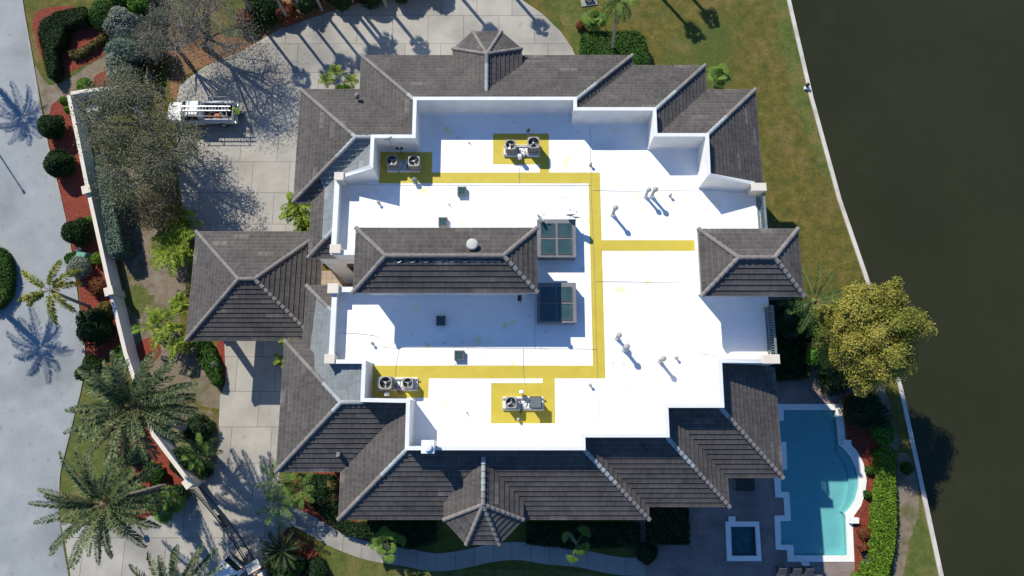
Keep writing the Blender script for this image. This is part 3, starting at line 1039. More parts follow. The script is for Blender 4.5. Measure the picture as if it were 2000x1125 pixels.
# east balcony railings
for y0, y1 in ((13.1, 16.3), (4.85, 8.2)):
    mb = MB()
    mb.box(17.86, 17.99, y0, y1, ZF + .90, ZF + .98)
    mb.box(17.89, 17.96, y0, y1, ZF + .10, ZF + .16)
    n = int((y1 - y0) / .17)
    for i in range(n + 1):
        y = y0 + (y1 - y0) * i / n
        mb.box(17.895, 17.955, y - .035, y + .035, ZF, ZF + .9)
    mb.box(17.7, 17.8, y0, y1, ZF - .01, ZF + .12)
    mb.build('balcony_railing', M['rail'], house)

# the two hip-roofed boxes standing on the flat roof
for (x0, x1, y0, y1, zev, rx0, rx1, ry, zr, ex) in ((-10.38, 1.67, 8.57, 12.98, 13.8, -8.1, -.55, 10.74, 15.05, .5), (12.33, 18.97, 8.34, 12.88, 13.9, 14.45, 16.75, 10.58, 15.2, .75)):
    A_, B_, C_, D_ = (x0, y0, zev), (x1, y0, zev), (x1, y1, zev), (x0, y1, zev)
    R0, R1 = (rx0, ry, zr), (rx1, ry, zr)
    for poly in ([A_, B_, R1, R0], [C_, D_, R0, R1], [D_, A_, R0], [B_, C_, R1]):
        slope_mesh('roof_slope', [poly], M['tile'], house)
    for q, rr in ((A_, R0), (D_, R0), (B_, R1), (C_, R1)):
        ridge(q, rr, house, .15)
    ridge(R0, R1, house, .15, lift=.05)
    mb = MB()
    mb.prism([A_[:2], B_[:2], C_[:2], D_[:2]], zev - .26, zev - .01)
    mb.build('fascia', M['fascia'], house)
    mb = MB()
    zb = ZF - .02 if x0 < 0 else 0
    mb.box(x0 + ex, x1 - ex, y0 + ex, y1 - ex, zb, zev - .2)
    mb.build('tower_wall', M['stucco'], house)

# porte-cochere roof at the entrance
carport = empty('porte_cochere', (0, 0, 0), 0, 'hip-roofed entrance canopy in brown tile over the driveway', 'canopy')
x0, x1, y0, y1, zev = -25.05, -15.0, 6.5, 15.2, 5.3
A_, B_, C_, D_ = (x0, y0, zev), (x1, y0, zev), (x1, y1, zev), (x0, y1, zev)
R0, R1 = (-20.4, 10.8, 7.72), (-19.2, 10.8, 7.72)
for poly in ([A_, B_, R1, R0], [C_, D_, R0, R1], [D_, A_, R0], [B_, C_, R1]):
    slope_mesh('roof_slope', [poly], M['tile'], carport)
for q, rr in ((A_, R0), (D_, R0), (B_, R1), (C_, R1)):
    ridge(q, rr, carport, .15)
ridge(R0, R1, carport, .15, lift=.05)
mb = MB()
mb.prism([A_[:2], B_[:2], C_[:2], D_[:2]], zev - .3, zev - .01)
mb.build('fascia', M['fascia'], carport)
for cx in (x0 + 1.0, x1 - 1.0):
    for cy in (y0 + 1.0, y1 - 1.0):
        mb = MB()
        mb.box(cx - .4, cx + .4, cy - .4, cy + .4, .02, .5)
        mb.lathe(cx, cy, [(.33, .5), (.3, 1.5), (.27, 4.6), (.34, 4.75), (.36, 5.0)], 18)
        mb.build('column', M['stucco'], carport)

# yellow walkways painted on the roof
YEL = []


def yrect(x0, x1, y0, y1):
    YEL.append((x0, x1, y0, y1))


def rp(px, py):
    return at(px, py, ZF)


yx0 = rp(1153, 500)[0]
yx1 = rp(1176, 500)[0]
ytop0, ytop1 = rp(1000, 358)[1], rp(1000, 337)[1]
ybot0, ybot1 = rp(1000, 739)[1], rp(1000, 714)[1]
yrect(rp(740, 346)[0], yx1, ytop0, ytop1)
yrect(yx0, yx1, ybot0, ytop0)
yrect(rp(724, 725)[0], yx0, ybot0, ybot1)
yrect(yx1, 13.06, rp(1200, 490)[1], rp(1200, 469)[1])
yrect(rp(740, 310)[0], rp(844, 310)[0], ytop1, rp(800, 297)[1])
px0, px1 = rp(963, 290)[0], rp(1072, 290)[0]
yrect(px0, px1, rp(1000, 321)[1], rp(1000, 261)[1])
yrect(rp(1054, 300)[0], px1, ytop1, rp(1000, 321)[1])
yrect(rp(723, 760)[0], rp(837, 760)[0], rp(800, 777)[1], ybot0)
qx0, qx1 = rp(959, 790)[0], rp(1084, 790)[0]
yrect(qx0, qx1, rp(1000, 827)[1], rp(1000, 748)[1])
yrect(rp(1060, 760)[0], qx1, rp(1000, 748)[1], ybot0)
mb = MB()
for x0, x1, y0, y1 in YEL:
    mb.add([(x0, y0, ZF + .005), (x1, y0, ZF + .005), (x1, y1, ZF + .005), (x0, y1, ZF + .005)], [(0, 1, 2, 3)])
mb.build('walkway_coating', M['yellow'], house)

# lightning conductor wires lying on the roof
WIRES = [[(1150, 246), (1153, 260), (1153, 318), (1156, 420), (1160, 500), (1163, 600), (1167, 740), (1168, 826), (1160, 838)],
         [(678, 362), (700, 361), (800, 362), (980, 362), (1153, 362)], [(1157, 372), (1250, 373), (1370, 371), (1440, 376), (1482, 373)],
         [(1161, 550), (1260, 551), (1365, 553)], [(664, 650), (730, 655), (745, 668), (755, 679), (850, 678), (1000, 680), (1166, 682)],
         [(780, 680), (774, 712), (772, 742)], [(1022, 681), (1023, 730), (1026, 752)], [(1044, 575), (1045, 620), (1045, 680)], [(1016, 322), (1014, 345), (1014, 360)],
         [(1365, 690), (1420, 697), (1480, 700)], [(1390, 372), (1394, 366), (1440, 371)]]
rngw = random.Random(4)
for wpts in WIRES:
    mb = MB()
    q = smooth_loop([rp(*p) for p in wpts], 4, .015, rngw.randint(0, 99), False)
    mb.tube([(x, y, ZF + .03) for x, y in q], .010, 5)
    mb.build('conductor_wire', M['cable'], house)
mb = MB()
q = [(-7.9 + 7.2 * i / 24, 10.74 - .28 + .06 * math.sin(i * 2.3) - .04 * (i % 3), 15.02 - .12) for i in range(25)]
mb.tube(q, .02, 5)
mb.build('conductor_wire', M['alu'], house)

# windows and door in the entrance recess (their wall faces the camera side)
for cx in (-11.9, -10.7):
    mb = MB()
    mb.box(cx - .42, cx + .42, 11.86, 11.93, 5.4, 7.6)
    mb.build('window', M['glass_dark'], house)
    mb = MB()
    for a, b, c, d in ((-.5, -.42, 5.3, 7.7), (.42, .5, 5.3, 7.7), (-.42, .42, 7.6, 7.7), (-.42, .42, 5.3, 5.4), (-.03, .03, 5.4, 7.6)):
        mb.box(cx + a, cx + b, 11.80, 11.925, c, d)
    mb.build('window_frame', M['terracotta'], house)
mb = MB()
mb.box(-9.95, -9.84, 10.0, 11.6, .1, 3.2)
mb.build('door', M['terracotta'], house)
mb = MB()
mb.box(-12.5, -9.9, 11.55, 11.93, 3.6, 3.9)
mb.build('ledge', M['cream_cap'], house)
# windows of the south and west fronts under the eaves
for (ax, c0, wallc, sg) in [('x', q, -5.46, -1) for q in (-9.2, -6.6, 2.6, 5.0, 7.4)] + [('y', q, -15.5, -1) for q in (-.6, 2.4, 18.8, 22.2)]:
    for z0, z1 in ((.9, 2.9), (5.0, 7.2)):
        fr = MB()
        gl = MB()
        for (a0, a1, zz0, zz1, dd, mbx) in ((-.62, -.52, z0 - .1, z1 + .1, .05, fr), (.52, .62, z0 - .1, z1 + .1, .05, fr), (-.52, .52, z1, z1 + .1, .05, fr), (-.52, .52, z0 - .1, z0, .05, fr), (-.52, .52, z0, z1, .02, gl)):
            d0_, d1_ = sorted((wallc, wallc + sg * dd))
            if ax == 'x':
                mbx.box(c0 + a0, c0 + a1, d0_, d1_, zz0, zz1)
            else:
                mbx.box(d0_, d1_, c0 + a0, c0 + a1, zz0, zz1)
        w_ = gl.build('window', M['glass_dark'], house)
        fr.build('frame', M['frame'], w_)


# ------------------------------------------------------------------ things on the roof
def condenser(rounded):
    root = empty('air_conditioner')
    mb = MB()
    b = .16 if rounded else .07
    hw, h = .40, .78
    mb.box(-hw + .03, hw - .03, -hw + .03, hw - .03, .03, h - .19, b)
    mb.build('coil', M['ac_side'], root)
    mb = MB()
    for i in range(-5, 6):
        for s in (-1, 1):
            mb.box(i * .06 - .008, i * .06 + .008, s * (hw - .03) - .015, s * (hw - .03) + .015, .06, h - .05)
            mb.box(s * (hw - .03) - .015, s * (hw - .03) + .015, i * .06 - .008, i * .06 + .008, .06, h - .05)
    mb.box(-hw, hw, -hw, hw, 0, .06, .02)
    # top frame with a round opening
    n = 32
    ro, ri = [], []
    for k in range(n):
        a = 2 * math.pi * k / n
        ca, sa = math.cos(a), math.sin(a)
        e = 5 if rounded else 9
        q = hw / ((abs(ca) ** e + abs(sa) ** e) ** (1 / e))
        ro.append((q * ca, q * sa))
        ri.append((.345 * ca, .345 * sa))
    rings = [[(x, y, h - .06) for x, y in ro], [(x, y, h) for x, y in ro], [(x, y, h + .03) for x, y in [(a * .96, b_ * .96) for a, b_ in ro]],
             [(x, y, h + .03) for x, y in ri], [(x, y, h - .17) for x, y in ri]]
    mb.rings(rings, False)
    mb.build('cabinet', M['ac'], root)
    mb = MB()
    mb.lathe(0, 0, [(.36, h - .185), (.36, h - .18)], 24)
    mb.build('fan_well', M['dark'], root)
    mb = MB()
    for k in range(3):
        a = k * 2.094 + .4
        mb.add([(math.cos(a - .25) * .08, math.sin(a - .25) * .08, h - .12), (math.cos(a - .26) * .31, math.sin(a - .26) * .31, h - .13),
                (math.cos(a + .26) * .31, math.sin(a + .26) * .31, h - .075), (math.cos(a + .25) * .08, math.sin(a + .25) * .08, h - .10)], [(0, 1, 2, 3)])
    mb.lathe(0, 0, [(.085, h - .13), (.085, h - .06), (.05, h - .05)], 14)
    mb.build('fan', M['steel'], root)
    mb = MB()
    for r in (.1, .16, .22, .28):
        pts = [(r * math.cos(2 * math.pi * k / 20), r * math.sin(2 * math.pi * k / 20), h + .02) for k in range(21)]
        mb.tube(pts, .006, 4, False)
    mb.build('fan_guard', M['iron'], root)
    return root


ACS = [((765, 312), 0, 0, .95, 'squarer air conditioner with beige rim beside the inner corner of the shaded parapet'),
       ((809, 316), 1, .5, 1.05, 'rounder air conditioner right of its square neighbour on the shaded yellow pad'),
       ((997, 282), 0, 1.9, .95, 'square beige air conditioner at the left end of the northern central yellow pad'),
       ((1042, 281), 1, 1.2, 1.1, 'tall rounded air conditioner with a long shadow on the northern central yellow pad'),
       ((754, 748), 1, 2.2, 1.1, 'large rounded air conditioner nearest the low wall on the southwest yellow pad'),
       ((796, 748), 0, .2, .9, 'small grey air conditioner beside a larger one on the southwest yellow pad'),
       ((998, 786), 0, 1.1, .95, 'small round-fan air conditioner left of the lidded unit on the southern central pad')]
protos = {0: condenser(False), 1: condenser(True)}
used = set()
for (px, py), kind_, rz, sc, lab in ACS:
    x, y = at(px, py, ZF + 1.0)
    if kind_ in used:
        o = copy_tree(protos[kind_])
    else:
        o = protos[kind_]
        used.add(kind_)
    o.location = (x, y, ZF + .26)
    o.scale = (sc, sc, sc * (1.15 if kind_ else .95))
    for ch in o.children:
        if ch.name.startswith('fan') and not ch.name.startswith('fan_'):
            ch.rotation_euler = (0, 0, rz)
    tag(o, lab, 'air conditioner', 'air conditioners on the flat roof')
x, y = at(1046, 786, ZF + 1.0)
root = empty('air_conditioner', (x, y, ZF + .26), 0, 'air conditioner closed with a flat grey-green lid on the southern pad', 'air conditioner', 'air conditioners on the flat roof')
mb = MB()
mb.box(-.36, .36, -.36, .36, 0, .78, .12)
mb.build('coil', M['ac_side'], root)
mb = MB()
mb.box(-.41, .41, -.40, .40, .78, .86, .05)
mb.build('rim', M['dark'], root)
mb = MB()
mb.box(-.36, .36, -.35, .35, .862, .885, .01)
mb.build('lid', M['lid'], root)
# equipment stands
for (cx, cy, hx, lab) in ((788, 323, 33, 'low equipment stand in the shaded corner pad under two air conditioners'), (1019, 293, 36, 'white equipment stand with crossing rails on the northern central pad'),
                          (776, 750, 38, 'white equipment stand on the southwest yellow pad'), (1022, 788, 38, 'white equipment stand with hanging wires on the southern central pad')):
    x, y = at(cx, cy, ZF + .2)
    hx = hx / 27.5
    o = empty('equipment_stand', (x, y, ZF), 0, lab, 'equipment stand', 'equipment stands')
    mb = MB()
    mb.box(-hx, hx, -.46, .46, .006, .11, .02)
    mb.build('plinth', M['white_paint'], o)
    for yy in (-.34, .34):
        mb = MB()
        mb.box(-hx - .06, hx + .06, yy - .035, yy + .035, .19, .25)
        for xx in (-hx + .1, hx - .1):
            mb.box(xx - .03, xx + .03, yy - .03, yy + .03, .11, .19)
        mb.build('rail', M['galv'], o)
    mb = MB()
    rr = random.Random(int(cx))
    for k in range(4):
        a = Vector((rr.uniform(-.4, .4), rr.uniform(-.1, .3), .3))
        b = Vector((rr.uniform(-.4, .5), rr.uniform(-.75, -.3), .05))
        m_ = (a + b) / 2 + Vector((rr.uniform(-.25, .25), rr.uniform(-.1, .1), .05))
        mb.tube([a, (a + m_) / 2 + Vector((.05, 0, .05)), m_, (b + m_) / 2, b], .022, 6)
    mb.build('pipework', M['dark'], o)
# small white electrical boxes
for (px, py, lab) in ((1015, 308, 'white isolator box south of the northern central stand'), (757, 770, 'white isolator box below the southwest stand'), (1018, 766, 'white isolator box north of the southern central stand')):
    x, y = at(px, py, ZF + .4)
    o = empty('isolator_box', (x, y, ZF), 0, lab, 'electrical box', 'isolator boxes')
    mb = MB()
    mb.box(-.14, .14, -.12, .12, .3, .85, .03)
    mb.build('housing', M['white_paint'], o)
    mb = MB()
    mb.cyl(0, 0, 0, .3, .03, .03, 8)
    mb.build('post', M['galv'], o)


def skylight(px, py, wpx, hpx, z, label, big):
    x, y = at(px, py, ZF + z)
    hx, hy = wpx / 28.2 / 2, hpx / 28.2 / 2
    o = empty('skylight', (x, y, ZF), 0, label, 'skylight', 'large skylights' if big else 'small square skylights')
    mb = MB()
    mb.prism([(-hx, -hy), (hx, -hy), (hx, hy), (-hx, hy)], .004, z - .08, [(-hx + .12, -hy + .12), (hx - .12, -hy + .12), (hx - .12, hy - .12), (-hx + .12, hy - .12)])
    mb.build('kerb', M['curb'], o)
    mb = MB()
    if big:
        fx = [(-hx - .03, -hx + .22), (-.07, .07), (hx - .24, hx + .03)]
        fy = [(-hy - .03, -hy + .14), (-.06, .06), (hy - .26, hy + .03)]
    else:
        fx = [(-hx - .02, -hx + .07), (hx - .07, hx + .02)]
        fy = [(-hy - .02, -hy + .07), (hy - .07, hy + .02)]
    for a, b in fx:
        mb.box(a, b, -hy - .03, hy + .03, z - .08, z)
    for a, b in fy:
        for (p, q), (r, s) in zip(fx[:-1], fx[1:]):
            mb.box(q, r, a, b, z - .08, z - .004)
    mb.build('frame', M['curb'] if big else M['frame'], o)
    for (p, q), (r, s) in zip(fx[:-1], fx[1:]):
        for (a, b), (c, d) in zip(fy[:-1], fy[1:]):
            if big:
                mb = MB()
                t = .055
                mb.prism([(q + .01, b + .01), (r - .01, b + .01), (r - .01, c - .01), (q + .01, c - .01)], z - .03, z + .05,
                         [(q + t, b + t), (r - t, b + t), (r - t, c - t), (q + t, c - t)])
                fr = mb.build('sash', M['frame'], o)
                mb = MB()
                mb.box(q + t, r - t, b + t, c - t, z - .02, z + .02)
                mb.build('pane', M['glass_teal'], fr)
            else:
                mb = MB()
                mb.box(q, r, b, c, z - .05, z - .03)
                mb.build('pane', M['glass_teal'], o)
    return o


skylight(1087, 465, 75, 76, 1.0, 'big four-pane skylight with satellite dishes along its upper edge', True)
skylight(1087, 591, 75, 77, 1.0, 'big four-pane skylight half shaded by the central hip roof', True)
skylight(902, 373, 17, 18, .32, 'small square skylight south of the upper yellow walkway', False)
skylight(865, 433, 17, 18, .32, 'small square skylight at the upper eave of the central hip roof', False)
skylight(861, 626, 17, 18, .30, 'small dark square skylight inside the hip roof shadow', False)
skylight(897, 694, 18, 18, .32, 'small square skylight just above the lower yellow walkway', False)


def pipe(px, py, h, r, label, name='flue_pipe', cat='flue pipe', group='tall capped flue pipes'):
    x, y = at(px, py, ZF)
    o = empty(name, (x, y, ZF), 0, label, cat, group)
    mb = MB()
    mb.lathe(0, 0, [(r * 2.1, .002), (r * 1.5, .12), (r * 1.3, .35)], 14)
    mb.build('boot', M['white_roof'], o)
    mb = MB()
    mb.cyl(0, 0, .3, h - .12, r, r, 14)
    mb.build('pipe', M['galv'], o)
    mb = MB()
    mb.lathe(0, 0, [(r * .9, h - .2), (r * 1.75, h - .17), (r * 1.8, h - .08), (r * 1.2, h + .02), (r * .3, h + .06)], 16)
    mb.build('cap', M['galv'], o)


pipe(1196, 419, 1.7, .11, 'lone tall flue pipe left of the pair on the upper east roof')
pipe(1260, 383, 1.5, .10, 'left and shorter flue pipe of the close pair')
pipe(1272, 383, 1.6, .11, 'right flue pipe of the close pair')
pipe(1204, 659, 1.3, .11, 'upper flue pipe whose shadow reaches its neighbour on the lower east roof')
pipe(1218, 681, 1.5, .12, 'flue pipe touched by the shadow of the pipe above it')
pipe(1287, 704, 1.55, .11, 'tall flue pipe standing alone left of the lower east parapet')


def vent(px, py, label, h=.3, r=.055, cap=True, cm='galv'):
    x, y = at(px, py, ZF)
    o = empty('vent_pipe', (x, y, ZF), 0, label, 'vent pipe', 'short vent pipes')
    mb = MB()
    mb.lathe(0, 0, [(r * 2.2, .002), (r * 1.3, .08), (r, .12), (r, h)], 12)
    mb.build('stub', M['galv'], o)
    if cap:
        mb = MB()
        mb.lathe(0, 0, [(r * .9, h - .01), (r * 2.1, h + .01), (r * 1.9, h + .07), (r * .4, h + .12)], 12)
        mb.build('cap', M[cm], o)


for px, py, lab in ((1308, 383, 'short vent pipe right of the close pair of flues'), (1153, 323, 'short vent pipe on the wire near the upper yellow corner'),
                    (740, 397, 'short vent pipe at the edge of the western shadow'), (728, 671, 'short vent pipe near the southwest low wall'),
                    (1152, 752, 'short vent pipe below the lower yellow walkway corner'), (1320, 699, 'short vent pipe right of the lone lower flue'),
                    (1012, 819, 'short brownish vent pipe on the southern yellow pad')):
    vent(px, py, lab)
for px, py, lab in ((912, 806, 'tiny lightning rod stub on the white south roof'), (916, 279, 'tiny lightning rod stub left of the northern pad'), (877, 399, 'tiny lightning rod stub between the small skylights'),
                    (777, 397, 'tiny white stub at the right edge of the western shadow'), (1066, 648, 'tiny stub below the lower big skylight'), (868, 670, 'tiny stub in the hip roof shadow')):
    vent(px, py, lab, .28, .03, False)
vent(811, 355, 'round dark-topped vent between the yellow walkway and the corner pad', .4, .10, True, 'lid')
vent(1031, 262, 'dark round vent head behind the tall rounded air conditioner', .7, .07, True, 'dark')


def dish(px, py, z0, rz, tilt, label, h=.42):
    x, y = at(px, py, z0)
    o = empty('satellite_dish', (x, y, z0), rz, label, 'satellite dish', 'satellite dishes')
    mb = MB()
    mb.tube([(0, 0, 0), (0, 0, h)], .025, 8)
    mb.build('mast', M['galv'], o)
    mb = MB()
    R = Matrix.Rotation(tilt, 4, 'X')
    rings = []
    for k, (r, d) in enumerate(((.02, .0), (.12, .012), (.24, .05), (.33, .10), (.33, .115), (.02, .02))):
        rings.append([R @ Vector((r * math.cos(2 * math.pi * j / 20), r * .92 * math.sin(2 * math.pi * j / 20), d)) + Vector((0, .05, h)) for j in range(20)])
    mb.rings(rings, True)
    mb.build('reflector', M['galv'], o)
    mb = MB()
    e = R @ Vector((0, -.05, .52)) + Vector((0, .05, h))
    mb.tube([Vector((0, 0, h - .05)), e], .014, 6)
    mb.tube([e, e + R @ Vector((0, .02, -.12))], .04, 8)
    mb.build('feed_arm', M['galv'], o)


dish(1113, 427, ZF + .98, 0.05, math.radians(-78), 'satellite dish standing upright above the upper big skylight')
dish(1124, 431, ZF + .98, -.1, math.radians(-72), 'satellite dish at the right corner of the upper big skylight')
dish(1052, 432, ZF + .98, -.9, math.radians(-62), 'tilted satellite dish at the left corner of the upper big skylight')
dish(765, 284, ZF + 1.2, .5, math.radians(-70), 'satellite dish mounted on the wall of the shaded corner', .9)

# flues on the roofs
x, y = at(922, 476, 15.2)
o = empty('chimney_flue', (x, y, 14.0), 0, 'white round chimney flue on the central hip roof', 'chimney')
mb = MB()
mb.cyl(0, 0, 0, 1.0, .27, .27, 24)
mb.build('pipe', M['galv'], o)
mb = MB()
mb.lathe(0, 0, [(.27, .98), (.37, 1.0), (.37, 1.12), (.30, 1.17), (.05, 1.2)], 24)
mb.build('cap', M['flue'], o)
x, y = at(835, 873, 13.4)
o = empty('chimney', (x, y, 0), 0, 'square white chimney with a round cap on the south parapet', 'chimney')
mb = MB()
mb.box(-.33, .33, -.33, .33, 11.0, 13.1)
mb.box(-.42, .42, -.42, .42, 13.1, 13.24, .02)
mb.build('stack', M['cap'], o)
mb = MB()
mb.lathe(0, 0, [(.2, 13.24), (.2, 13.36), (.26, 13.37), (.26, 13.44), (.08, 13.49)], 20)
mb.build('cowl', M['white_paint'], o)
for px, py, z, lab in ((661, 888, 10.1, 'small pale roof vent with a streak below on the southwest tiles'), (697, 186, 10.4, 'small beige spout at the valley of the northwest tiles')):
    x, y = at(px, py, z)
    o = empty('roof_vent', (x, y, z), 0, lab, 'roof vent')
    mb = MB()
    mb.box(-.13, .13, -.16, .16, -.3, .1, .02)
    mb.build('flashing', M['curb'], o)
    mb = MB()
    mb.cyl(.03, -.05, .1, .3, .05, .05, 10)
    mb.build('stub', M['galv'], o)
x, y = at(1015, 581, 12)
o = empty('wall_lamp', (x, y, 11.6), 0, 'small dark lamp box under the eave of the central hip roof', 'wall lamp')
mb = MB()
mb.box(-.14, .14, -.2, .2, 0, .3, .03)
mb.build('housing', M['dark'], o)
mb = MB()
mb.tube([(0, -.15, 0), (.1, -.25, -.2), (.12, -.25, -1.28)], .015, 6)
mb.build('cable', M['cable'], o)
x, y = at(780, 290, ZF + 1.4)
o = empty('security_camera', (x, y, ZF), 0, 'black twin-headed security light on a mast in the shaded corner', 'security light')
mb = MB()
mb.tube([(0, 0, 0), (0, 0, 1.35)], .025, 8)
mb.tube([(-.2, 0, 1.3), (.2, 0, 1.3)], .02, 8)
mb.build('mast', M['dark'], o)
for sx in (-.16, .16):
    mb = MB()
    mb.lathe(sx, 0, [(.05, 1.3), (.1, 1.36), (.1, 1.46), (.04, 1.5)], 12)
    mb.build('lamp_head', M['dark'], o)

# ------------------------------------------------------------------ garden walls and gate
WL = ats([(134, 186), (150, 262), (172, 372), (216, 570), (245, 690), (300, 850), (370, 943)], 1.7)
for i, (path, lab) in enumerate(((WL, 'long cream garden wall between the road bed and the front yard'), (ats([(134, 183), (175, 176), (232, 171)], 1.7), 'short cream wall returning from the corner towards the silver trees'))):
    o = empty('garden_wall', (0, 0, 0), 0, lab, 'wall')
    for nm, z0, z1, hw, m_ in (('panel', 0, 1.62, .11, 'stucco'), ('cap', 1.615, 1.72, .16, 'cream_cap')):
        rings = []
        n = len(path)
        for k in range(n):
            p = Vector(path[k])
            if i == 1 and k == 0:
                p = p + (Vector(path[1]) - p).normalized() * .2
            u = ((Vector(path[k]) - Vector(path[k - 1])).normalized() if k else None)
            v = ((Vector(path[k + 1]) - Vector(path[k])).normalized() if k < n - 1 else None)
            u = u or v
            v = v or u
            m2 = Vector((-u.y - v.y, u.x + v.x)).normalized()
            a, b = p - m2 * hw, p + m2 * hw
            rings.append([(a.x, a.y, z0), (b.x, b.y, z0), (b.x, b.y, z1), (a.x, a.y, z1)])
        mb = MB()
        mb.rings(rings, True)
        mb.build(nm, M[m_], o)
    if i == 0:
        for k in (2, 3, 6):
            d = Vector(path[k]) - Vector(path[k - 1])
            mb = MB()
            mb.obox(path[k], d, .30, .30, 0, 1.9)
            mb.obox(path[k], d, .36, .36, 1.9, 2.02)
            mb.build('pillar', M['cream_cap'], o)
# wall beyond the gate and gate pier
pier = at(494, 1107, 2.0)
o = empty('gate_pier', (0, 0, 0), 0, 'cream wall pier at the lower end of the sliding gate', 'wall pier')
d = Vector((1, .55))
mb = MB()
mb.obox(pier, d, .45, .30, 0, 1.88)
mb.obox(pier, d, .52, .36, 1.88, 2.0)
mb.build('pier', M['cream_cap'], o)
mb = MB()
e0, e1 = Vector(pier) + Vector((.4, -.4)), Vector(at(525, 1180, 1.6))
mb.obox((e0 + e1) / 2, e1 - e0, (e1 - e0).length / 2, .13, 0, 1.6)
mb.obox((e0 + e1) / 2, e1 - e0, (e1 - e0).length / 2, .19, 1.6, 1.72)
mb.build('wall_stub', M['cream_cap'], o)
g0, g1 = Vector(at(392, 952)), Vector(at(501, 1100))
o = empty('driveway_gate', (0, 0, 0), 0, 'black iron sliding gate across the driveway', 'gate')
gm = [g0 + (g1 - g0) * t + Vector((-(g1 - g0).y, (g1 - g0).x)).normalized() * (.25 * math.sin(math.pi * t)) for t in [i / 40 for i in range(41)]]
mb = MB()
for z, r in ((.12, .04), (1.35, .03), (1.72, .045)):
    mb.tube([(p.x, p.y, z) for p in gm], r, 6)
mb.build('rails', M['iron'], o)
mb = MB()
for i in range(41):
    p = gm[i]
    mb.tube([(p.x, p.y, .08), (p.x, p.y, 1.86)], .02, 5)
mb.build('bars', M['iron'], o)
mb = MB()
p = gm[18]
mb.obox(p, g1 - g0, .55, .06, .7, 1.3)
mb.build('plate', M['iron'], o)
# gate motor
# ------------------------------------------------------------------ vehicles and person
def wheel(x, y, r, parent, w_=.24):
    mb = MB()
    n = 24
    prof = [(r * .6, -w_ / 2), (r * .93, -w_ / 2), (r, -w_ / 3), (r, w_ / 3), (r * .93, w_ / 2), (r * .6, w_ / 2)]
    rings = [[(x + q * math.cos(2 * math.pi * k / n), y + d_, r + q * math.sin(2 * math.pi * k / n)) for k in range(n)] for q, d_ in prof]
    mb.rings(rings, True)
    t = mb.build('wheel', M['tyre'], parent)
    mb = MB()
    s = 1 if y > 0 else -1
    rings = [[(x + q * math.cos(2 * math.pi * k / n), y + s * d_, r + q * math.sin(2 * math.pi * k / n)) for k in range(n)] for q, d_ in ((.01, w_ / 2 + .005), (r * .25, w_ / 2 + .02), (r * .55, w_ / 2 + .008), (r * .58, w_ / 2 - .02))]
    mb.rings(rings, False)
    mb.build('rim', M['alu'], t)


def shell(mb, secs):
    """secs = list of (x, half width bottom, half width top, z0, z1) -> smooth-ish hull"""
    rings = []
    for x, hb, ht, z0, z1 in secs:
        m_ = z0 + (z1 - z0) * .55
        rings.append([(x, -hb * .94, z0), (x, -hb, z0 + .12), (x, -hb, m_), (x, -ht, z1 - .05), (x, -ht * .9, z1), (x, ht * .9, z1), (x, ht, z1 - .05), (x, hb, m_), (x, hb, z0 + .12), (x, hb * .94, z0)])
    mb.rings(rings, True)


tx0, ty0 = at(329, 219, .9)
tx1, ty1 = at(460, 221, .9)
TL = tx1 - tx0
truck = empty('pickup_truck', ((tx0 + tx1) / 2, (ty0 + ty1) / 2, .022), math.pi, 'white work pickup with an open utility bed parked at the drive edge', 'pickup truck')
h = TL / 2                                                # front at +x in its own axes (turned by pi)
mb = MB()
shell(mb, [(h, .72, .66, .45, .95), (h - .12, .92, .86, .40, 1.05), (h - .5, 1.0, .92, .38, 1.12), (h - 1.25, 1.0, .94, .38, 1.18), (h - 1.3, 1.0, .95, .38, 1.2), (h - 3.1, 1.0, .96, .38, 1.22), (-h + 2.75, 1.0, .96, .38, 1.2)])
mb.build('body', M['truck_paint'], truck)
mb = MB()
rings = []
for x, hb, z0, z1 in ((h - 1.3, .9, 1.15, 1.19), (h - 1.95, .72, 1.15, 1.84), (h - 2.3, .73, 1.15, 1.88), (h - 3.05, .72, 1.15, 1.87), (-h + 2.74, .80, 1.15, 1.25)):
    rings.append([(x, -hb * 1.08, z0), (x, -hb, z1 - .06), (x, -hb * .88, z1), (x, hb * .88, z1), (x, hb, z1 - .06), (x, hb * 1.08, z0)])
mb.rings(rings, True)
mb.build('cab', M['truck_paint'], truck)
mb = MB()
mb.add([(h - 1.31, -.82, 1.25), (h - 1.31, .82, 1.25), (h - 1.90, .66, 1.875), (h - 1.90, -.66, 1.875)], [(0, 1, 2, 3)])
mb.build('windshield', M['glass_dark'], truck)
for s in (-1, 1):
    mb = MB()
    mb.add([(h - 1.75, s * .885, 1.28), (h - 2.95, s * .885, 1.28), (h - 2.95, s * .765, 1.74), (h - 2.05, s * .765, 1.74)], [(0, 1, 2, 3)])
    mb.build('side_window', M['glass_dark'], truck)
    mb = MB()
    mb.box(h - 1.75, h - 1.62, s * 1.08 - .10, s * 1.08 + .10, 1.2, 1.38, .03)
    mb.build('mirror', M['dark'], truck)
    mb = MB()
    mb.box(h - .22, h - .02, s * .72 - .16, s * .72 + .16, .78, .96, .03)
    mb.build('headlight', M['glass_dark'], truck)
    wheel(h - .95, s * .9, .4, truck)
    wheel(-h + 1.15, s * .9, .4, truck)
    mb = MB()
    mb.box(-h + .1, -h + 2.7, s * .86 - .12, s * .86 + .12, .62, 1.24, .03)
    mb.build('side_locker', M['truck_paint'], truck)
mb = MB()
mb.box(-h + .1, -h + 2.7, -.74, .74, .55, .75)
mb.build('bed_floor', M['dark'], truck)
mb = MB()
mb.box(-h - .12, -h + .1, -.95, .95, .5, .72, .03)
mb.build('bumper', M['alu'], truck)
mb = MB()
mb.box(-h + .1, -h + .17, -.6, .6, .75, 1.22, .02)
mb.build('tailgate', M['truck_paint'], truck)
mb = MB()
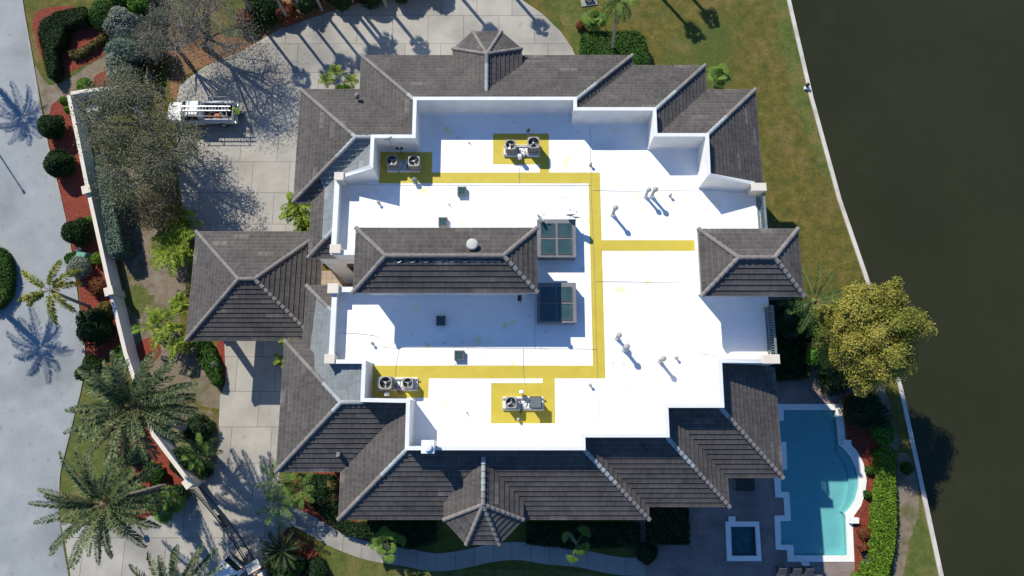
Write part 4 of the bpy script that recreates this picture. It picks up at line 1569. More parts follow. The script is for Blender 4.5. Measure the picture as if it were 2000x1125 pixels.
for x in (-h + .25, -h + 2.55, h - 2.1):
    for s in (-1, 1):
        mb.tube([(x, s * .92, 1.2 if x < 0 else 1.8), (x, s * .92, 2.1)], .03, 6)
    mb.tube([(x, -.95, 2.1), (x, .95, 2.1)], .035, 6)
for s in (-1, 1):
    mb.tube([(-h + .1, s * .92, 2.1), (h - 1.9, s * .92, 2.1)], .03, 6)
mb.build('ladder_rack', M['galv'], truck)
tc_ = truck.location
# ladder on the rack
o = empty('ladder', (tc_.x, tc_.y - .25, 2.17), math.pi, 'aluminium extension ladder lying along the rack of the pickup', 'ladder')
mb = MB()
for s in (-.2, .2):
    mb.box(-h - .1, h - 1.5, s - .03, s + .03, 0, .09)
mb.build('rails', M['alu'], o)
mb = MB()
n = 16
for i in range(n):
    x = -h + .1 + (2 * h - 1.8) * i / (n - 1)
    mb.tube([(x, -.2, .045), (x, .2, .045)], .022, 6)
mb.build('rungs', M['alu'], o)
for dx, dy, sz, m_, lab, nm in ((1.55, -.35, (.22, .16, .35), 'orange', 'orange fuel can in the bed of the pickup', 'fuel_can'), (.9, .2, (.35, .22, .3), 'dark', 'black toolbox in the bed of the pickup', 'toolbox'),
                            (2.0, .15, (.3, .3, .28), 'jeans', 'dark blue bin in the bed behind the cab', 'storage_bin'), (2.25, -.35, (.15, .15, .3), 'orange', 'orange bucket in the bed nearest the cab', 'bucket')):
    o = empty(nm, (tc_.x + h - dx, tc_.y + dy, .79), 0, lab, nm.replace('_', ' '))
    mb = MB()
    if nm == 'bucket':
        mb.lathe(0, 0, [(.12, 0), (.16, .34), (.15, .34), (.11, .03)], 16)
    else:
        mb.box(-sz[0], sz[0], -sz[1], sz[1], 0, sz[2], .04)
    mb.build('body', M[m_], o)
    mb = MB()
    mb.tube([(-.1, 0, sz[2]), (-.08, 0, sz[2] + .08), (.08, 0, sz[2] + .08), (.1, 0, sz[2])], .018, 6)
    mb.build('handle', M['dark'], o)

# white car outside the gate, only its rear end reaches into the frame
cdir = Vector((.62, .78)).normalized()
rear = Vector(at(462, 1096, .9)) - Vector((.05, .05))
car = empty('parked_car', (rear.x, rear.y, .022), math.atan2(cdir.y, cdir.x), 'white car with dark rear glass stopped beside the gate pier', 'car')
mb = MB()
shell(mb, [(0, .82, .78, .35, .92), (-.15, .9, .84, .3, 1.0), (-1.4, .92, .86, .3, 1.02), (-3.2, .92, .86, .3, 1.0), (-4.2, .9, .84, .3, .95), (-4.5, .7, .6, .4, .8)])
mb.build('body', M['white_paint'], car)
mb = MB()
rings = []
for x, hb, z1 in ((-.03, .80, 1.0), (-.22, .70, 1.66), (-1.2, .71, 1.72), (-2.3, .70, 1.68), (-3.3, .80, 1.0)):
    rings.append([(x, -hb * 1.1, .95), (x, -hb, z1 - .05), (x, -hb * .88, z1), (x, hb * .88, z1), (x, hb, z1 - .05), (x, hb * 1.1, .95)])
mb.rings(rings, True)
mb.build('cabin', M['white_paint'], car)
mb = MB()
mb.add([(-.02, -.74, 1.03), (-.02, .74, 1.03), (-.205, .62, 1.62), (-.205, -.62, 1.62)], [(0, 1, 2, 3)])
mb.build('rear_window', M['glass_dark'], car)
for s in (-1, 1):
    mb = MB()
    mb.box(-.08, .02, s * .72 - .08, s * .72 + .08, .7, .95, .02)
    mb.build('tail_light', M['orange'], car)
    wheel(-.85, s * .82, .34, car, .22)
    wheel(-3.6, s * .82, .34, car, .22)
    mb = MB()
    mb.add([(-.5, s * .80, 1.1), (-2.4, s * .80, 1.1), (-2.2, s * .725, 1.56), (-.5, s * .725, 1.58)], [(0, 1, 2, 3)])
    mb.build('side_window', M['glass_dark'], car)
mb = MB()
mb.box(-.04, .10, -.8, .8, .3, .55, .04)
mb.build('bumper', M['dark'], car)


def skin_body(name, verts, edges, radii, mat, parent, root_i=0, sub=2):
    me = bpy.data.meshes.new(name)
    me.from_pydata(verts, edges, [])
    o = link_mesh(name, me, mat, parent)
    sm = o.modifiers.new('skin', 'SKIN')
    sm.use_smooth_shade = True
    ly = me.skin_vertices[0].data if me.skin_vertices else None
    if ly is None:
        return o
    for i, r in enumerate(radii):
        ly[i].radius = (r, r) if not hasattr(r, '__len__') else r
    ly[root_i].use_root = True
    sb = o.modifiers.new('sub', 'SUBSURF')
    sb.levels = sb.render_levels = sub
    return o


# person at the tailgate, back to the drive, leaning over the bed
pxy = at(463, 218, 1.2)
person = empty('person', (pxy[0] + .12, pxy[1], .022), math.pi / 2, 'person in a bright green shirt and cap standing at the pickup tailgate', 'person')
# own axes: facing +y after turning by 90 degrees means facing the truck (-x)
V, Ed, R = [], [], []


def jt(p, r, par=None):
    V.append(p)
    R.append(r)
    if par is not None:
        Ed.append((par, len(V) - 1))
    return len(V) - 1


pel = jt((0, 0, .95), (.15, .11))
wai = jt((0, .03, 1.12), (.145, .105), pel)
che = jt((0, .10, 1.34), (.165, .12), wai)
nek = jt((0, .15, 1.49), (.06, .06), che)
hd0 = jt((0, .19, 1.58), (.075, .085), nek)
hd1 = jt((0, .21, 1.68), (.085, .10), hd0)
hd2 = jt((0, .20, 1.75), (.06, .07), hd1)
for s in (-1, 1):
    hip = jt((s * .10, 0, .88), .095, pel)
    kn = jt((s * .12, .03, .49), .062, hip)
    an = jt((s * .12, -.01, .09), .042, kn)
    jt((s * .13, .13, .04), .038, an)
    sh = jt((s * .19, .11, 1.42), .06, che)
    el_ = jt((s * .25, .24, 1.17), .042, sh)
    wr = jt((s * .20, .47, 1.12), .028, el_)
    pa = jt((s * .19, .54, 1.12), (.035, .018), wr)
    for k, (dx, ln_) in enumerate(((-.03, .085), (-.01, .1), (.01, .095), (.03, .075))):
        k1 = jt((s * .19 + dx, .58, 1.12), .009, pa)
        k2 = jt((s * .19 + dx, .58 + ln_ * .5, 1.105), .0085, k1)
        jt((s * .19 + dx, .58 + ln_ * .8, 1.08), .007, k2)
    t1 = jt((s * .19 - s * .04, .54, 1.115), .011, pa)
    jt((s * .19 - s * .06, .575, 1.10), .009, t1)
skin_body('body', V, Ed, R, M['skin'], person)
V, Ed, R = [], [], []
a = jt((0, 0, .93), (.19, .14))
b = jt((0, .03, 1.12), (.19, .145), a)
c = jt((0, .10, 1.34), (.215, .165), b)
jt((0, .145, 1.47), (.11, .10), c)
for s in (-1, 1):
    q = jt((s * .19, .11, 1.42), .092, c)
    jt((s * .235, .20, 1.25), .075, q)
skin_body('shirt', V, Ed, R, M['hivis'], person)
V, Ed, R = [], [], []
a = jt((0, 0, .95), (.165, .12))
for s in (-1, 1):
    q = jt((s * .10, 0, .88), .11, a)
    q = jt((s * .12, .03, .49), .08, q)
    jt((s * .12, -.01, .12), .065, q)
skin_body('trousers', V, Ed, R, M['jeans'], person)
mb = MB()
mb.lathe(0, .205, [(.115, 1.70), (.118, 1.74), (.10, 1.80), (.05, 1.835), (.01, 1.84)], 18)
mb.add([(-.09, .30, 1.715), (.09, .30, 1.715), (.06, .40, 1.70), (-.06, .40, 1.70)], [(0, 1, 2, 3)])
mb.build('cap', M['hivis'], person, True)
mb = MB()
for s in (-1, 1):
    mb.lathe(s * .034, .298, [(.012, 1.655), (.012, 1.668)], 8)
mb.tube([(0, .30, 1.66), (0, .325, 1.625), (0, .30, 1.615)], .014, 6)
mb.build('face', M['skin'], person)

# ------------------------------------------------------------------ small site furniture
x, y = at(159, 503, .6)
o = empty('transformer_box', (x, y, 0), -.2, 'green utility box on a slab between the clipped shrubs', 'utility box')
mb = MB()
mb.box(-.42, .42, -.45, .45, .1, .85, .06)
mb.build('cabinet', M['green_paint'], o)
mb = MB()
mb.box(-.75, .6, -.6, .6, .017, .1, .02)
mb.build('slab', M['kerb'], o)
x, y = at(152, 487, .8)
o = empty('notice_board', (x, y, 0), .9, 'small white sign beside the green utility box', 'sign')
mb = MB()
mb.box(-.2, .2, -.02, .02, .5, .85)
mb.build('panel', M['white_paint'], o)
mb = MB()
mb.cyl(0, .03, 0, .8, .025, .025, 8)
mb.build('post', M['galv'], o)
x, y = at(182, 212, .6)
o = empty('storage_chest', (x, y, 0), .1, 'cream storage chest inside the corner of the garden wall', 'chest')
mb = MB()
mb.box(-.45, .45, -.32, .32, 0, .6, .04)
mb.build('body', M['cream_cap'], o)
mb = MB()
mb.box(-.49, .49, -.36, .36, .6, .7, .03)
mb.build('lid', M['cap'], o)
x, y = at(266, 1021)
o = empty('mailbox', (x, y, 0), .3, 'cream mailbox on a curved post beside the driveway mouth', 'mailbox')
mb = MB()
mb.tube([(0, 0, 0), (0, 0, .8), (.03, -.02, 1.15), (.1, -.05, 1.3)], .04, 8)
mb.build('post', M['dark'], o)
mb = MB()
mb.box(-.14, .22, -.2, .2, 1.28, 1.58, .06)
mb.build('box', M['cream_cap'], o)
x, y = at(301, 442, .5)
o = empty('globe_lamp', (x, y, 0), 0, 'white globe garden lamp beside the bright areca palms', 'garden lamp')
mb = MB()
mb.lathe(0, 0, [(.02, .45), (.1, .48), (.15, .58), (.15, .64), (.1, .74), (.02, .77)], 16)
mb.build('globe', M['white_paint'], o, True)
mb = MB()
mb.cyl(0, 0, 0, .47, .03, .03, 8)
mb.build('post', M['dark'], o)
x, y = at(1577, 170, .3)
o = empty('dock_light', (x, y, 0), 0, 'small black light on a white base at the sea wall', 'garden lamp')
mb = MB()
mb.box(-.22, .22, -.16, .16, 0, .25, .03)
mb.build('base', M['white_paint'], o)
mb = MB()
mb.lathe(-.05, .12, [(.12, .25), (.16, .4), (.16, .6), (.05, .7)], 12)
mb.build('lantern', M['dark'], o)
x, y = at(1150, 3)
o = empty('stone_bench', (x, y, 0), .15, 'grey garden bench on the lawn at the top edge', 'bench')
mb = MB()
mb.box(-.75, .75, -.5, .5, .01, .1, .02)
mb.build('slab', M['kerb'], o)
mb = MB()
mb.box(-.45, .45, -.18, .18, .32, .42, .03)
mb.box(-.36, -.24, -.14, .14, .1, .32)
mb.box(.24, .36, -.14, .14, .1, .32)
mb.build('seat', M['frame'], o)
x, y = at(1450, 945)
o = empty('patio_table', (x, y, 0), 0, 'dark patio table tucked under the south eave by the pool', 'table')
mb = MB()
mb.box(-.75, .75, -.5, .5, .68, .75, .02)
mb.build('top', M['wood_dark'], o)
for sx in (-.65, .65):
    for sy in (-.4, .4):
        mb = MB()
        mb.box(sx - .04, sx + .04, sy - .04, sy + .04, .02, .68)
        mb.build('leg', M['wood_dark'], o)


def lounger(px, py, rz, lab):
    x, y = at(px, py)
    o = empty('sun_lounger', (x, y, .02), rz, lab, 'sun lounger', 'sun loungers on the patio')
    mb = MB()
    for s in (-.3, .3):
        mb.box(s - .03, s + .03, -.95, .95, .25, .31)
        for yy in (-.85, .85):
            mb.box(s - .03, s + .03, yy - .03, yy + .03, 0, .25)
    mb.build('frame', M['wood_dark'], o)
    mb = MB()
    mb.box(-.3, .3, -.93, .35, .31, .39, .03)
    mb.build('cushion', M['cushion'], o)
    mb = MB()
    mb.add([(-.3, .36, .33), (.3, .36, .33), (.3, .93, .75), (-.3, .93, .75), (-.3, .32, .41), (.3, .32, .41), (.3, .89, .83), (-.3, .89, .83)],
           [(0, 3, 2, 1), (4, 5, 6, 7), (0, 1, 5, 4), (2, 3, 7, 6), (0, 4, 7, 3), (1, 2, 6, 5)])
    mb.build('backrest', M['cushion'], o)


lounger(1524, 1130, 0, 'leftmost grey sun lounger at the bottom of the patio')
lounger(1552, 1131, 0, 'middle grey sun lounger at the bottom of the patio')
lounger(1576, 1131, 0, 'rightmost grey sun lounger at the bottom of the patio')
x, y = at(1688, 1085, .3)
o = empty('plant_pot', (x, y, 0), 0, 'black plant pot in the red bed beside the pool', 'plant pot')
mb = MB()
mb.lathe(0, 0, [(.12, .02), (.17, .36), (.19, .38), (.15, .36), (.1, .1)], 16)
mb.build('pot', M['dark'], o)

# ------------------------------------------------------------------ vegetation
RNG = np.random.default_rng(11)


def leaf_mesh(name, P, size, mat, parent, rng, upbias=.5, aspect=.5, N=None, smin=.6, smax=1.4, color=None):
    """one small diamond leaf per point"""
    P = np.asarray(P, dtype=np.float64)
    n = len(P)
    if N is None:
        N = rng.normal(size=(n, 3))
        N[:, 2] = np.abs(N[:, 2]) + upbias
    N = N / np.linalg.norm(N, axis=1, keepdims=True)
    T = rng.normal(size=(n, 3))
    T -= N * (T * N).sum(1, keepdims=True)
    T /= np.linalg.norm(T, axis=1, keepdims=True)
    B = np.cross(N, T)
    a = (size * rng.uniform(smin, smax, n))[:, None]
    b = a * aspect
    V = np.stack([P + a * T, P + b * B + a * T * .1, P - a * T, P - b * B + a * T * .1], axis=1)
    return quads(name, V, mat, parent, rng.random(n) if color is None else color)


def quads(name, V, mat, parent, col):
    n = len(V)
    me = bpy.data.meshes.new(name)
    me.vertices.add(n * 4)
    me.vertices.foreach_set('co', V.reshape(-1).astype(np.float32))
    me.loops.add(n * 4)
    me.loops.foreach_set('vertex_index', np.arange(n * 4, dtype=np.int32))
    me.polygons.add(n)
    me.polygons.foreach_set('loop_start', np.arange(0, n * 4, 4, dtype=np.int32))
    uv = me.uv_layers.new(name='UVMap')
    c = np.repeat(np.asarray(col), 4)
    uv.data.foreach_set('uv', np.stack([c, c * 0 + .5], 1).astype(np.float32).ravel())
    me.update(calc_edges=True)
    return link_mesh(name, me, mat, parent)


def lump(D, rng, k=7, amp=.18):
    f = np.zeros(len(D))
    for _ in range(k):
        v = rng.normal(size=3)
        v /= np.linalg.norm(v)
        f += np.cos(D @ v * rng.uniform(3, 7) + rng.uniform(0, 6.28))
    return 1 + amp * f / math.sqrt(k)


def core(name, rx, ry, rz, zc, mat, parent, rng, k=.8):  # dark solid body added inside the foliage to block light
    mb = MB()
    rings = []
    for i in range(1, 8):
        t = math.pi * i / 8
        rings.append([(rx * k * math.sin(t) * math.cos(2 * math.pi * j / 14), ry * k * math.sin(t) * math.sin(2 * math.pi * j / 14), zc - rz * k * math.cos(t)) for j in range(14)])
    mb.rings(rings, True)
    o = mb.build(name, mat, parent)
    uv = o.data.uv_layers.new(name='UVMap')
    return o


def bush(name, px, py, rpx, h, leaf, label, cat='shrub', group=None, dens=1.0, leafsize=.09, squash=1.0, rz=0, amp=.10, seed=0, solid=True):
    rng = np.random.default_rng(seed or int(px * 7 + py))
    x, y = at(px, py, h * .55)
    r = rpx / 24.0
    o = empty(name, (x, y, 0), rz, label, cat, group)
    n = int(2600 * dens * (r ** 1.6 + .3))
    D = rng.normal(size=(n, 3))
    D /= np.linalg.norm(D, axis=1, keepdims=True)
    D[:, 2] = np.where(D[:, 2] < -.35, -D[:, 2], D[:, 2])
    rad = lump(D, rng, amp=amp) * (rng.uniform(.74, 1.03, n))
    P = D * rad[:, None] * np.array([r, r * squash, h * .55])
    P[:, 2] = np.maximum(P[:, 2] + h * .48, .05)
    N = D * np.array([1, 1 / squash, 1]) + rng.normal(size=(n, 3)) * .55
    leaf_mesh('foliage', P, leafsize, L[leaf], o, rng, N=N)
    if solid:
        core('light_block_core', r, r * squash, h * .5, h * .48, M['core_dark'], o, rng)
    mb = MB()
    for k in range(4):
        a = k * 1.6
        mb.tube([(0, 0, 0), (math.cos(a) * r * .2, math.sin(a) * r * .2, h * .3), (math.cos(a) * r * .45, math.sin(a) * r * .45, h * .6)], [.05, .035, .015], 6)
    mb.build('stem', M['bark'], o)
    return o


M['core_dark'] = nmat('core_shade', [(.02, .022, .014), (.045, .042, .03)], 5, .95)  # inner shade of the foliage, put into a near-black colour


def hedge(name, pts, h, leaf, label, cat='hedge', group=None, dens=1.0, leafsize=.09, z=None, rough=.10, inner=None):
    """clipped hedge standing on an outline given in the photograph at its top"""
    poly = ccw(ats(pts, h))
    cx = sum(p[0] for p in poly) / len(poly)
    cy = sum(p[1] for p in poly) / len(poly)
    poly = [(x - cx, y - cy) for x, y in poly]
    rng = np.random.default_rng(int(abs(cx * 13 + cy * 7)) + 3)
    o = empty(name, (cx, cy, 0), 0, label, cat, group)
    A = abs(area(poly))
    tris, allv = tess(poly, [])
    T = np.array([[allv[i] for i in t] for t in tris])
    ar = np.abs((T[:, 1, 0] - T[:, 0, 0]) * (T[:, 2, 1] - T[:, 0, 1]) - (T[:, 2, 0] - T[:, 0, 0]) * (T[:, 1, 1] - T[:, 0, 1])) / 2
    n = int(420 * A * dens)
    k = rng.choice(len(T), n, p=ar / ar.sum())
    u, v = rng.random(n), rng.random(n)
    fl = u + v > 1
    u[fl], v[fl] = 1 - u[fl], 1 - v[fl]
    XY = T[k, 0] + (T[k, 1] - T[k, 0]) * u[:, None] + (T[k, 2] - T[k, 0]) * v[:, None]
    wob = .10 * np.sin(XY[:, 0] * 2.1 + 1) * np.cos(XY[:, 1] * 1.7) + .06 * np.sin(XY[:, 0] * 5 + XY[:, 1] * 4)
    Z = h + wob + rng.uniform(-.22, .04, n)
    P1 = np.column_stack([XY, Z])
    N1 = rng.normal(size=(n, 3)) * .6 + np.array([0, 0, 1])
    Ps, Ns = [P1], [N1]
    for i in range(len(poly)):
        a, b = np.array(poly[i]), np.array(poly[(i + 1) % len(poly)])
        ln_ = np.linalg.norm(b - a)
        m_ = int(330 * ln_ * h * dens)
        t = rng.random(m_)
        nn = np.array([(b - a)[1], -(b - a)[0]]) / max(ln_, 1e-6)
        q = a + (b - a) * t[:, None] + nn * rng.uniform(-.16, rough, m_)[:, None]
        Ps.append(np.column_stack([q, rng.uniform(.03, h, m_)]))
        Ns.append(np.column_stack([np.tile(nn, (m_, 1)), np.zeros(m_) + .3]) + rng.normal(size=(m_, 3)) * .6)
    leaf_mesh('foliage', np.vstack(Ps), leafsize, L[leaf], o, rng, N=np.vstack(Ns))
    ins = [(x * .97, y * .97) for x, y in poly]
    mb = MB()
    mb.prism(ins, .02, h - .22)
    mb.build('light_block_core', M['core_dark'], o)  # dark prism added within the hedge so no light passes through
    return o


def tree(name, px, py, zc, rpx, rz_, leaf, label, nleaf=9000, leafsize=.13, limbs=9, bare=0.3, cat='tree', group=None, trunk_r=.18, base=None, clump=.55, seed=1, twig='twig', squash=1.0, subs=5, spread=1.0):
    rng = np.random.default_rng(seed)
    cx, cy = at(px, py, zc)
    D = np.linalg.norm([cx, cy, CAMH - zc])
    r = rpx * D / F
    if base is None:
        bx, by = cx, cy
    else:
        bx, by = at(base[0], base[1], 0)
    o = empty(name, (bx, by, 0), 0, label, cat, group)
    C_ = np.array([cx - bx, cy - by, zc])
    ax = np.array([r, r * squash, rz_])

    def keep(p, k):
        l_ = np.linalg.norm((p - C_) / ax)
        return C_ + (p - C_) * (k / l_) if l_ > k else p
    mb = MB()
    tb = MB()
    fork = np.array([C_[0] * .55, C_[1] * .55, max(.8, (zc - rz_) * .75)])
    mb.tube([(0, 0, -.1), tuple(fork * .5 + np.array([.08, -.05, 0])), tuple(fork)], [trunk_r * 1.25, trunk_r, trunk_r * .85], 10)
    ends = []
    for i in range(limbs):
        a = 2 * math.pi * (i + rng.uniform(-.3, .3)) / limbs
        el = rng.uniform(-.1, 1.2)
        d = np.array([math.cos(a) * math.cos(el), math.sin(a) * math.cos(el) * squash, math.sin(el)])
        tip = keep(C_ + d * np.array([r, r, rz_]) * rng.uniform(.5, .8), .8)
        mid = fork + (tip - fork) * .5 + np.array([0, 0, .12 * r]) + rng.normal(size=3) * .12 * r
        mb.tube([tuple(fork), tuple((fork + mid) / 2 + rng.normal(size=3) * .05), tuple(mid), tuple(tip)], [trunk_r * .6, trunk_r * .45, trunk_r * .3, trunk_r * .12], 7)
        for j in range(subs):
            t = rng.uniform(.35, 1)
            s = mid + (tip - mid) * (t * 1.6 - .6) if t > .375 else fork + (mid - fork) * .9
            dd = d + rng.normal(size=3) * .75
            dd /= np.linalg.norm(dd)
            e = s + dd * r * rng.uniform(.3, .55) * spread
            e = keep(e, .84)
            tb.tube([tuple(s), tuple((s + e) / 2 + rng.normal(size=3) * .08 * r), tuple(e)], [trunk_r * .16, trunk_r * .11, trunk_r * .05], 5, False)
            ends.append(e)
            for _ in range(3):
                e2 = keep(e + rng.normal(size=3) * r * .16, .93)
                m2 = (s + e) / 2
                tb.tube([tuple(m2 + (e - m2) * rng.uniform(0, .8)), tuple(e2)], [trunk_r * .07, trunk_r * .035], 4, False)
                ends.append(e2)
    mb.build('trunk', M['bark'], o)
    if bare > 0:
        tb.build('twigs', M[twig], o)
    else:
        tb.build('branches', M['bark'], o)
    E_ = np.array(ends)
    wts = rng.uniform(.2, 1, len(E_)) ** 1.5
    k = rng.choice(len(E_), nleaf, p=wts / wts.sum())
    P = E_[k] + rng.normal(size=(nleaf, 3)) * r * .085 * clump / .55 * np.array([1, 1, .7])
    shade = rng.random(len(E_)) * .5
    col = np.clip(shade[k] + rng.random(nleaf) * .5, 0, 1)
    leaf_mesh('crown', P, leafsize, L[leaf], o, rng, upbias=.6, color=col)
    return o


def blob_tree(name, px, py, zc, rpx, rz_, leaf, label, base, trunk_r, seed, nblob=36, leafsize=.078, nl=3000):
    """broad tree whose crown is a heap of leafy lobes with gaps between them"""
    rng = np.random.default_rng(seed)
    cx, cy = at(px, py, zc)
    D = np.linalg.norm([cx, cy, CAMH - zc])
    r = rpx * D / F
    bx, by = at(base[0], base[1], 0)
    o = empty(name, (bx, by, 0), 0, label, 'tree')
    C_ = np.array([cx - bx, cy - by, zc])
    fork = np.array([C_[0] * .6, C_[1] * .6, zc - rz_ * 1.1])
    mb = MB()
    mb.tube([(0, 0, -.1), tuple(fork * .5 + np.array([.1, -.1, 0])), tuple(fork)], [trunk_r * 1.3, trunk_r, trunk_r * .85], 10)
    P_, N_, col = [], [], []
    cen = []
    while len(cen) < nblob:
        q = rng.normal(size=3)
        q /= np.linalg.norm(q)
        if q[2] < -.35:
            continue
        k = rng.uniform(.35, .80)
        c = C_ + q * np.array([r, r, rz_]) * k
        br = r * rng.uniform(.13, .27)
        if any(np.linalg.norm(c - c2) < (br + b2) * .55 for c2, b2 in cen):
            if rng.random() < .8:
                continue
        cen.append((c, br))
        mid = fork + (c - fork) * .55 + rng.normal(size=3) * .2
        mb.tube([tuple(fork), tuple(mid), tuple(c)], [trunk_r * .55, trunk_r * .3, trunk_r * .1], 7)
        for _ in range(4):
            mb.tube([tuple(c - (c - mid) * rng.uniform(0, .4)), tuple(c + rng.normal(size=3) * br * .8)], [trunk_r * .1, trunk_r * .03], 5, False)
        n = int(nl * (br / 1.0) ** 2)
        d = rng.normal(size=(n, 3))
        d /= np.linalg.norm(d, axis=1, keepdims=True)
        d[:, 2] = np.where(d[:, 2] < -.5, -d[:, 2], d[:, 2])
        rad = lump(d, rng, amp=.28) * rng.uniform(.45, 1.2, n)
        P_.append(c + d * rad[:, None] * np.array([br, br, br * .75]))
        N_.append(d + rng.normal(size=(n, 3)) * .6)
        col.append(np.clip(rng.uniform(0, .45) + rng.random(n) * .6, 0, 1))
    mb.build('trunk', M['bark'], o)
    leaf_mesh('crown', np.vstack(P_), leafsize, L[leaf], o, rng, N=np.vstack(N_), color=np.concatenate(col))
    return o


def pinnate(o_list, base, az, el0, length, droop, nl, leaflen, wid, rng, vee=.45, twist=0.0, plume=0.0, cols=None, tipfrac=.25):
    """append leaflet quads of one arching frond; returns rachis points"""
    segs = 14
    pts = []
    p = np.array(base, dtype=float)
    el = el0
    step = length / segs
    for i in range(segs + 1):
        pts.append(p.copy())
        d = np.array([math.cos(az) * math.cos(el), math.sin(az) * math.cos(el), math.sin(el)])
        p = p + d * step
        el -= droop / segs * (0.6 + .8 * i / segs)
        az += twist / segs
    pts = np.array(pts)
    for s in (-1, 1):
        for i in range(nl):
            t = .12 + .88 * (i + rng.random() * .5) / nl
            f = t * segs
            k = min(int(f), segs - 1)
            q = pts[k] + (pts[k + 1] - pts[k]) * (f - k)
            tan = pts[k + 1] - pts[k]
            tan /= np.linalg.norm(tan)
            side = np.cross(tan, [0, 0, 1])
            side /= max(1e-6, np.linalg.norm(side))
            up = np.cross(side, tan)
            if plume:
                q_ = rng.uniform(-plume, plume)
                side, up = side * math.cos(q_) + up * math.sin(q_), up * math.cos(q_) - side * math.sin(q_)
            ll = leaflen * (math.sin(math.pi * min(1, .18 + t * .82)) ** .6 * .85 + .15) * rng.uniform(.85, 1.1)
            d = side * s * math.cos(vee) + tan * rng.uniform(.45, .85) + up * math.sin(vee) * rng.uniform(.3, 1.2)
            d /= np.linalg.norm(d)
            mid = q + d * ll * .5
            tip = q + d * ll - np.array([0, 0, ll * rng.uniform(.05, .3)])
            wv = np.cross(d, up)
            wv /= max(1e-6, np.linalg.norm(wv))
            wv = (wv * .8 + tan * .3) * wid
            o_list.append(([q, mid + wv, tip, mid - wv], rng.random() if cols is None else cols(t, rng)))
    return pts


def finish_fronds(name, acc, mat, parent):
    V = np.array([a[0] for a in acc])
    c = np.array([a[1] for a in acc])
    return quads(name, V, mat, parent, c)


def trunk_tube(o, path, r0, r1, mat='palm_bark', rings=True, nm='trunk'):
    mb = MB()
    path = [Vector(p) for p in path]
    n = 22
    pts, rad = [], []
    for i in range(n + 1):
        t = i / n
        a = path[0].lerp(path[1], t) if len(path) == 2 else (path[0] * (1 - t) ** 2 + path[1] * 2 * t * (1 - t) + path[2] * t * t)
        pts.append(a)
        rad.append((r0 + (r1 - r0) * t) * (1 + (.07 if i % 2 else -.03) * (1 if rings else 0)))
    mb.tube(pts, rad, 10)
    return mb.build(nm, M[mat], o)


def feather_palm(name, crown_px, z, base_px, label, leaf, nf, flen, nl, leaflen, wid, tr, seed, cat='palm tree', group=None, els=(-.25, 1.2), droop=1.0, vee=.45, azs=None, boss=None, plume=0.0):
    rng = np.random.default_rng(seed)
    cx, cy = at(crown_px[0], crown_px[1], z)
    bx, by = at(base_px[0], base_px[1], 0) if base_px else (cx, cy)
    o = empty(name, (bx, by, 0), 0, label, cat, group)
    C_ = np.array([cx - bx, cy - by, z])
    trunk_tube(o, [(0, 0, -.05), (C_[0] * .35, C_[1] * .35, z * .5), (C_[0], C_[1], z - .1)], tr * 1.15, tr)
    acc = []
    mb = MB()
    for i in range(nf):
        a = (i * 2.39996 + rng.uniform(-.2, .2)) if azs is None else azs[i % len(azs)] + rng.uniform(-.08, .08)
        t = (i + .5) / nf
        el = els[0] + (els[1] - els[0]) * t + rng.uniform(-.08, .08)
        l_ = flen * rng.uniform(.85, 1.08) * (1 - .2 * max(0, el - .7))
        base = C_ + np.array([math.cos(a), math.sin(a), 0]) * tr * .6
        pts = pinnate(acc, base, a, el, l_, droop * rng.uniform(.8, 1.2), nl, leaflen, wid, rng, vee, 0.0, plume)
        mb.tube([tuple(p) for p in pts[::2]], [.035 * (1 - .8 * k / 7) for k in range(len(pts[::2]))], 5, False)
    finish_fronds('crown', acc, L[leaf], o)
    mb.build('frond_stalks', M['frond_stalk'], o)
    if boss:
        m2 = MB()
        m2.lathe(C_[0], C_[1], [(tr * .9, z - .9), (tr * 1.5, z - .5), (tr * 1.7, z - .1), (tr * 1.1, z + .15), (.05, z + .3)], 14)
        m2.build('crown_boss', M[boss], o)
    return o


M['frond_stalk'] = nmat('frond_stalk', [(.12, .13, .05), (.20, .19, .09)], 3, .7)
M['boss'] = nmat('old_frond_bases', [(.10, .075, .045), (.19, .145, .085)], 8, .95, .04, 14)
M['crownshaft'] = nmat('crownshaft', [(.07, .13, .03), (.12, .17, .05)], 3, .6)


